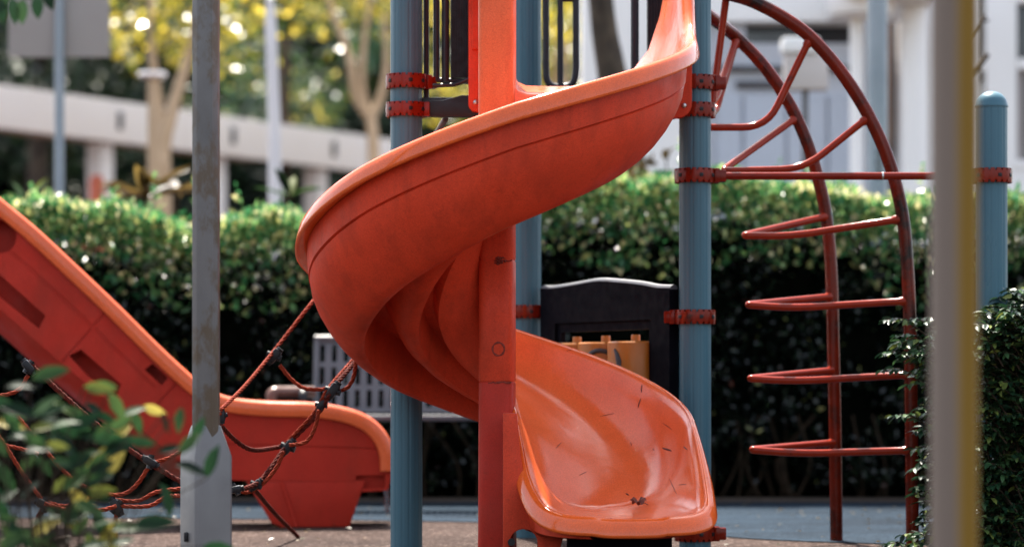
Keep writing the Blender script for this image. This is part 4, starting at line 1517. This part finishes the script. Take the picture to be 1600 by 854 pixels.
# bromeliad-like bronze plants and a few upright leaves standing on the hedge line
def rosette(name, px, py, d, n, L, Wd, mat, label, cat='plant', group=None, tall=0.7):
    b0 = W(px, py, d)
    o = root(name, (b0.x, d, 0), label, cat, group)
    a = rng.uniform(0, 2 * PI, n)
    tl = rng.uniform(0.2, 1.0, n) * tall * 1.4
    ax = np.stack([np.cos(a), np.sin(a), tl], 1)
    pos = np.tile(np.array(b0), (n, 1)) + ax * 0.01
    link_mesh('leaves', leaf_mesh('leaves', [leaves(pos, ax, np.stack([-np.cos(a) * tl, -np.sin(a) * tl, np.ones(n)], 1), L * rng.uniform(.7, 1.1, n), np.full(n, Wd), 'long')]), mat, o, smooth=40)
    MB().tube([(b0.x, d, 0), (b0.x, d, b0.z + .03)], 0.02, 8).build('stem', M['stem'], o)
    return o
GP = 'bronze plants rising behind the hedge'
rosette('bronze_plant', 228, 312, 16.6, 26, .36, .075, M['bronze'], 'wide bronze rosette plant showing above the hedge between the sign post and the rusty pole', group=GP)
rosette('bronze_plant', 275, 305, 17.0, 18, .28, .06, M['bronze'], 'smaller bronze rosette plant touching the left side of the rusty pole above the hedge', group=GP)
rosette('bronze_plant', 452, 312, 16.5, 9, .22, .06, M['near_leaf'], 'small upright green plant above the hedge just left of the spiral slide', group=GP, tall=1.5)
rosette('bronze_plant', 40, 325, 16.4, 7, .2, .07, M['near_leaf'], 'broad leaved green sprig above the hedge at the far left beside the sign post', group=GP, tall=2.0)

# ------------------------------------------------------------------ building on the right
dW = 22.0
def XW(px, d=dW): return (px - 800) / F * d
def ZW(py, d=dW): return CH + (HZ - py) / F * d
bld = root('pale_building', (XW(1260), dW, 0), 'pale grey building with white columns and dark openings behind the climber', 'building')
mb = MB()
ztop = 8.0
def wallbox(mb, x0, x1, z0, z1, y, t=.3, bev=0.0):
    mb.box(((x0 + x1) / 2, y + t / 2, (z0 + z1) / 2), (x1 - x0, t, z1 - z0), bev=bev)
# white left bay standing forward
wallbox(mb, XW(908), XW(1064), 0, ztop, dW - .25, .6)
mb.build('white_bay', M['white_wall'], bld, smooth=20)
mb = MB()
wallbox(mb, XW(1066), XW(1340), 0, ZW(68), dW, .3)
wallbox(mb, XW(1066), XW(1165), ZW(68), ZW(36), dW, .3)
wallbox(mb, XW(1338), XW(1392), 0, ztop, dW + .3, .3)
mb.build('wall', M['grey_wall'], bld, smooth=20)
mb = MB()
wallbox(mb, XW(1066), XW(1338), ZW(36), ztop, dW - .1, .4)
mb.build('upper_wall', M['white_wall'], bld, smooth=20)
mb = MB()
wallbox(mb, XW(1164), XW(1340), ZW(68), ZW(36), dW + .22, .1)
mb.build('slot_window', M['glass'], bld, smooth=20)
mb = MB()
wallbox(mb, XW(1115), XW(1340), ZW(112), ZW(104), dW - .06, .06)
wallbox(mb, XW(1150), XW(1236), ZW(138), ZW(128), dW - .05, .05)
mb.build('ledge', M['dark_gap'], bld, smooth=20)
for a, b_ in ((1120, 1158), (1162, 1226), (1230, 1290), (1294, 1332)):
    mb = MB()
    wallbox(mb, XW(a), XW(b_), 0, ZW(150), dW - .045, .045)
    mb.build('door_panel', M['grey_door'], bld, smooth=20, bev=.008)
# canopy and columns
dC_ = 20.6
mb = MB()
wallbox(mb, XW(1318, dC_), XW(1470, dC_), ZW(2, dC_), ZW(-60, dC_), dC_ - .3, 1.5, bev=.05)
mb.lathe((XW(1350, dC_), dC_ + .1, ZW(22, dC_)), [(.22, 0), (.24, .03), (.25, .12), (.22, .16)], 28)
mb.build('canopy', M['white_wall'], bld, smooth=30)
for a, b_ in ((1334, 1356), (1415, 1456)):
    mb = MB()
    xm = XW((a + b_) / 2, dC_)
    r = (b_ - a) / 2 / F * dC_
    mb.lathe((xm, dC_ + .25, 0), [(r * 1.15, 0), (r * 1.15, .1), (r, .12), (r, ZW(4, dC_))], 28)
    mb.build('column', M['white_wall'], bld)
mb = MB()
wallbox(mb, XW(1386), XW(1420), 0, ZW(20), dW + .45, .1)
mb.build('dark_doorway', M['dark_gap'], bld, smooth=20)
mb = MB()
wallbox(mb, XW(1388), XW(1396), ZW(225), ZW(22), dW + .22, .1)
mb.build('timber_jamb', M['wood'], bld, smooth=20)
mb = MB()
wallbox(mb, XW(1410), XW(1526), 0, ztop, dW, .3)
wallbox(mb, XW(1540), XW(1578), 0, ztop, dW - .05, .35)
wallbox(mb, XW(1526), XW(1540), 0, ZW(128), dW + .1, .2)
wallbox(mb, XW(1578), XW(1900), 0, ZW(262), dW, .3)
wallbox(mb, XW(1526), XW(1540), ZW(110), ZW(98), dW, .2)
mb.build('right_wall', M['white_wall'], bld, smooth=20)
mb = MB()
wallbox(mb, XW(1524), XW(1542), ZW(300), ztop, dW + .32, .05)
mb.build('narrow_window', M['dark_gap'], bld, smooth=20)
wf = MB()
for x0, x1, y0, y1 in ((1578, 1588, 262, -40), (1590, 1900, 108, 92), (1588, 1900, 262, 250), (1588, 1900, 4, -12), (1660, 1672, 262, -40)):
    wallbox(wf, XW(x0), XW(x1), ZW(y0), ZW(y1), dW - .02, .14)
wf_o = wf.build('window', M['white_wall'], bld, smooth=20)
wallbox(wf2 := MB(), XW(1588), XW(1900), ZW(262), ZW(-40), dW + .14, .03)
wf2.build('pane', M['glass'], wf_o, smooth=20)
mb = MB()
wallbox(mb, XW(1588), XW(1604), ZW(250), ZW(108), dW + .06, .03)
mb.build('curtain', M['sign'], wf_o, smooth=20)

# grey lamp post with a vertical number
dg_ = 16.4
xg = W(1371, 0, dg_).x
gpole = root('grey_lamp_post', (xg, dg_, 0), 'tall smooth grey post with small vertical number, behind the climber', 'post')
MB().lathe((xg, dg_, 0), [(.066, 0), (.066, .3), (.061, .32), (.059, 4)], 36).build('shaft', M['sign_pole'], gpole)
for i, ch in enumerate('408'):
    cu = bpy.data.curves.new('digit', 'FONT')
    cu.body = ch
    cu.size = 0.085
    cu.align_x = 'CENTER'
    cu.extrude = 0.002
    tmp = bpy.data.objects.new('digit', cu)
    col.objects.link(tmp)
    dg = bpy.context.evaluated_depsgraph_get()
    me = bpy.data.meshes.new_from_object(tmp.evaluated_get(dg))
    bpy.data.objects.remove(tmp)
    p = W(1371, 247 + i * 17, dg_)
    me.transform(Matrix.Translation((p.x, dg_ - 0.0615, p.z)) @ Matrix.Rotation(R(90), 4, 'X'))
    link_mesh('digit', me, M['letter'], gpole, smooth=0)
# notice box
dn = 18.6
nb = root('notice_box', (W(1258, 0, dn).x, dn, 0), 'beige box with white lid on a thin post behind the climber', 'box')
p0, p1 = W(1226, 140, dn), W(1294, 84, dn)
MB().box(((p0.x + p1.x) / 2, dn + .06, (p0.z + p1.z) / 2), (p1.x - p0.x, .16, p1.z - p0.z), bev=.012).build('body', M['cabinet'], nb)
p0, p1 = W(1222, 83, dn), W(1280, 59, dn)
MB().box(((p0.x + p1.x) / 2, dn + .05, (p0.z + p1.z) / 2), (p1.x - p0.x, .2, p1.z - p0.z), bev=.015).build('lid', M['cabinet_top'], nb)
MB().tube([(W(1258, 0, dn).x, dn + .06, 0), W(1258, 140, dn + .06)], .022, 12).build('post', M['bench'], nb)
# dark tree trunk in the middle
dt = 17.4
tree('leaning_tree', 'dark barked tree leaning behind the spiral slide in front of the white wall', (W(985, 0, dt).x, dt, 0),
     [Vector((W(990, 0, dt).x, dt, 0)), W(982, 300, dt), W(972, 220, dt), W(955, 110, dt), W(942, 30, dt), W(930, -120, dt)], 0.125,
     clump_set(880, 960, -330, -180, dt, dt + .8, 5, .4, .6), M['tree_gold'], M['bark'], 900, .08, .045,
     [([W(945, 40, dt), W(920, -60, dt), W(880, -200, dt)], .05)])
# shoots at the foot of that trunk
sh = root('young_shoots', (W(1000, 0, 16.3).x, 16.3, 0), 'olive leafy shoots at the foot of the dark trunk above the hedge', 'plant')
parts = []
mb = MB()
for k in range(22):
    p = W(rng.uniform(945, 1045), rng.uniform(235, 290), 16.3 + rng.uniform(-.2, .3))
    b0 = Vector((p.x * 1.0 + rng.normal() * .04, p.y, 1.45))
    mb.tube([b0, p], .005, 5)
    m = 16
    tt = rng.random(m)[:, None]
    pp = np.array(b0) * (1 - tt) + np.array(p) * tt + rng.normal(size=(m, 3)) * .03
    parts.append(leaves(pp, rand_dirs(m, .3), rand_dirs(m, 1.0), np.full(m, .10), np.full(m, .055), 'long'))
mb.build('stems', M['stem'], sh)
link_mesh('leaves', leaf_mesh('leaves', parts), M['bronze'], sh, smooth=40)
# bare dark stub branches beside the yellow pole
tb = root('bare_branch', (W(1500, 0, 15.5).x, 15.5, 0), 'dark bare sapling with two stub twigs poking out right of the yellow pole', 'sapling')
mb = MB()
mb.tube(smooth_path([Vector((W(1496, 0, 15.5).x, 15.5, 0)), W(1497, 300, 15.5), W(1500, 150, 15.5), W(1502, 0, 15.5), W(1500, -80, 15.5)], 4), .03, 8)
mb.tube([W(1500, 125, 15.5), W(1524, 108, 15.5), W(1544, 85, 15.5)], [.022, .02, .014], 8)
mb.tube(smooth_path([W(1502, 70, 15.5), W(1524, 46, 15.5), W(1536, 28, 15.5), W(1540, 25, 15.5)], 3), .012, 7)
mb.tube([W(1534, 31, 15.5), W(1545, 33, 15.5)], .008, 6)
mb.build('trunk', M['bark'], tb)

# ------------------------------------------------------------------ shrub at right, near focus
def sprays(specs, m, L, Wd, shape, droop=0.25):
    """specs: list of (start, end); leaflets in pairs along an arched twig"""
    parts, mb = [], MB()
    for a, b_ in specs:
        a, b_ = Vector(a), Vector(b_)
        mid = a.lerp(b_, .55) + Vector((0, 0, (b_ - a).length * .16))
        P = smooth_path([a, mid, b_], 5)
        mb.tube(P, 0, 5, rfun=lambda t: .003 * (1 - .6 * t) + .0008)
        n = len(P)
        pos, ax, nr = [], [], []
        for k in range(m):
            t = 0.15 + 0.85 * k / (m - 1)
            i = min(n - 2, int(t * (n - 1)))
            p = P[i].lerp(P[i + 1], t * (n - 1) - i)
            T = (P[i + 1] - P[i]).normalized()
            s = T.cross(Vector((0, 0, 1)))
            s = s.normalized() if s.length > .05 else Vector((1, 0, 0))
            sd = 1 if k % 2 else -1
            pos.append(p[:])
            v = T * .55 + s * sd * .8 + Vector((0, 0, -droop * random.random())) + Vector(rng.normal(size=3) * .2)
            ax.append(v[:])
            nr.append((Vector((0, 0, 1)) + Vector(rng.normal(size=3) * .35))[:])
        nn_ = len(pos)
        parts.append(leaves(np.array(pos), np.array(ax), np.array(nr), L * rng.uniform(.7, 1.2, nn_), Wd * rng.uniform(.8, 1.2, nn_), shape))
    return parts, mb

dsb = 9.9
shr = root('glossy_shrub', (W(1600, 0, dsb).x, dsb, 0), 'dark shrub of small glossy leaves at the lower right edge', 'shrub')
specs = []
for k in range(1000):
    # body of the shrub, right of the yellow pole
    px = 1530 + 160 * rng.random()
    py = 440 + 430 * rng.random()
    topx = 450 + max(0, 1570 - px) * 0.9
    if py < topx: py = topx + rng.random() * 60
    d = dsb + rng.uniform(-.05, .45)
    e_ = W(px, py, d)
    s_ = e_ + Vector((rng.uniform(.04, .16), rng.uniform(0, .15), rng.uniform(-.14, -.02)))
    specs.append((s_, e_))
for k in range(330):
    px = rng.uniform(1512, 1600)
    py = rng.uniform(470 + max(0, 1545 - px) * 1.2, 870)
    e_ = W(px, py, rng.uniform(9.62, 9.86))
    specs.append((e_ + Vector((rng.uniform(.05, .14), rng.uniform(0, .08), rng.uniform(-.14, -.02))), e_))
for k in range(70):
    px = rng.uniform(1395, 1470)
    py = rng.uniform(495, 850)
    if px < 1425 and not (500 < py < 600): px += 35
    e_ = W(px, py, dsb + rng.uniform(-.1, .2))
    specs.append((e_ + Vector((rng.uniform(.08, .2), .05, rng.uniform(-.08, .0))), e_))
for px, py in ((1382, 500), (1378, 552), (1395, 650), (1380, 578), (1405, 560), (1400, 525), (1420, 600), (1428, 700), (1430, 760), (1382, 850), (1410, 835)):
    e_ = W(px, py, dsb)
    specs.append((e_ + Vector((.15, .03, -.05)), e_))
parts, mb = sprays(specs, 16, .042, .019, 'long')
link_mesh('foliage', leaf_mesh('foliage', parts), M['shrub'], shr, smooth=40)
for k in range(30):
    p = W(rng.uniform(1440, 1640), rng.uniform(480, 800), dsb + .15)
    mb.tube(smooth_path([Vector((W(1600, 0, dsb).x + rng.normal() * .1, dsb + .25, 0)), p + Vector((.08, .1, -.3)), p], 3), .005, 5)
mb.build('stems', M['stem'], shr)
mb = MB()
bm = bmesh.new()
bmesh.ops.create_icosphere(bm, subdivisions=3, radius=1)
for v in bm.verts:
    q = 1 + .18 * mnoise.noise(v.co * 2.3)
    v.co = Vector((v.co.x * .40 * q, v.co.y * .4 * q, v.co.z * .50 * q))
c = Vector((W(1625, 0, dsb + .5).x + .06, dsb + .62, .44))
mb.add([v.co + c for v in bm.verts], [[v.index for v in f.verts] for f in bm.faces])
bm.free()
mb.build('dark_core', M['hedge_core'], shr, smooth=60)  # near-black core stands in for the shrub's shaded inside

# ------------------------------------------------------------------ soft leaves, lower left foreground
dn_ = 6.5
nl = root('broadleaf_shrub', (W(100, 0, dn_).x, dn_, 0), 'out of focus green leafy shrub in the lower left corner', 'shrub')
spots = [(78, 582, 60, -20), (155, 606, 50, 5), (215, 660, 40, 70), (208, 640, 45, -30), (258, 660, 38, 85), (165, 602, 38, 10), (296, 690, 50, -50), (300, 730, 55, 10), (330, 720, 55, -75), (262, 780, 60, 65),
         (240, 815, 70, -10), (200, 822, 60, -10), (60, 700, 50, -15), (75, 690, 55, 15), (30, 640, 60, 10), (100, 660, 50, -25), (20, 660, 50, 40), (140, 680, 45, 20), (120, 720, 60, -20), (10, 745, 50, 60),
         (95, 720, 40, 0), (5, 800, 50, 80), (40, 835, 55, -10), (110, 815, 45, 40), (20, 840, 50, -30), (170, 850, 60, 10), (130, 850, 60, -40), (345, 858, 60, 10), (60, 850, 55, 20), (190, 700, 45, -35),
         (280, 655, 42, 100), (240, 640, 40, 20), (30, 600, 45, -10), (5, 630, 50, 20), (220, 690, 45, 10), (80, 640, 50, -30), (150, 640, 42, 30), (45, 680, 55, 5), (265, 700, 40, -20), (310, 670, 40, -60)]
extra = [(rng.uniform(-30, 200), rng.uniform(630, 860), rng.uniform(35, 60), rng.uniform(-60, 60)) for _ in range(72)]
pos, ax, LL = [], [], []
mb = MB()
for (x, y, L_, a) in spots + extra:
    d = dn_ + rng.uniform(-.25, .35)
    c = W(x, y, d)
    v = Vector((math.cos(R(a)), rng.normal() * .25, -math.sin(R(a)))).normalized()
    L_m = L_ / F * d
    pos.append((c - v * L_m / 2)[:])
    ax.append(v[:])
    LL.append(L_m)
    base = Vector((W(40 + .4 * x, 0, d).x, d + .03, 0.02))
    e_ = c - v * L_m / 2
    mid = base.lerp(e_, .6) + Vector((-.03, .02, .05))
    mb.tube(smooth_path([base, mid, e_], 4), .0016, 5)
k = len(pos)
nr = rand_dirs(k, .5, np.array([0, -1.0, 0]), .45)
LL = np.array(LL)
link_mesh('leaves', leaf_mesh('leaves', [leaves(np.array(pos), np.array(ax), nr, LL, LL * .42, 'long')]), M['near_leaf'], nl, smooth=40)
mb.build('stems', M['stem'], nl)

# a scatter of dry litter on the ground
mbp = []
n = 240
pos = np.stack([rng.uniform(-2.2, 2.2, n), rng.uniform(10.2, 14.2, n), np.full(n, .009)], 1)
a = rng.uniform(0, 2 * PI, n)
ax = np.stack([np.cos(a), np.sin(a), rng.uniform(0, .3, n)], 1)
lt = link_mesh('leaf_litter', leaf_mesh('leaf_litter', [leaves(pos, ax, rand_dirs(n, 3.0), rng.uniform(.015, .035, n), rng.uniform(.01, .016, n))]), M['bronze'], None, smooth=0)
tag(lt, 'scattered small dry leaves on the playground surface', 'leaf litter', kind='stuff')

# ------------------------------------------------------------------ light
SUN_EL, SUN_AZ = R(62), R(-12)      # azimuth measured from +Y (away from the camera) towards +X
w = bpy.data.worlds.new('World')
scene.world = w
w.use_nodes = True
nt = w.node_tree
bg = nt.nodes['Background']
sky = nt.nodes.new('ShaderNodeTexSky')
sky.sky_type = 'NISHITA'
sky.sun_disc = False
sky.sun_elevation = SUN_EL
sky.sun_rotation = SUN_AZ
sky.air_density = 1.0
sky.dust_density = 2.5
sky.ozone_density = 1.0
hs = nt.nodes.new('ShaderNodeHueSaturation')
hs.inputs['Saturation'].default_value = 0.5
nt.links.new(sky.outputs[0], hs.inputs['Color'])
nt.links.new(hs.outputs[0], bg.inputs[0])
bg.inputs[1].default_value = 0.125
sl = bpy.data.lights.new('sun', 'SUN')
sl.energy = 4.8
sl.angle = R(1.0)
sl.color = (1.0, 0.93, 0.82)
so_ = bpy.data.objects.new('sun', sl)
col.objects.link(so_)
dirv = Vector((math.sin(SUN_AZ) * math.cos(SUN_EL), math.cos(SUN_AZ) * math.cos(SUN_EL), math.sin(SUN_EL)))
so_.rotation_euler = (-dirv).to_track_quat('-Z', 'Y').to_euler()
so_.location = (0, 0, 20)

scene.view_settings.view_transform = 'Standard'
scene.view_settings.look = 'None'
scene.view_settings.exposure = 1.84
scene.view_settings.gamma = 1.0
scene.cycles.use_denoising = True
scene.cycles.max_bounces = 6
scene.cycles.sample_clamp_indirect = 6
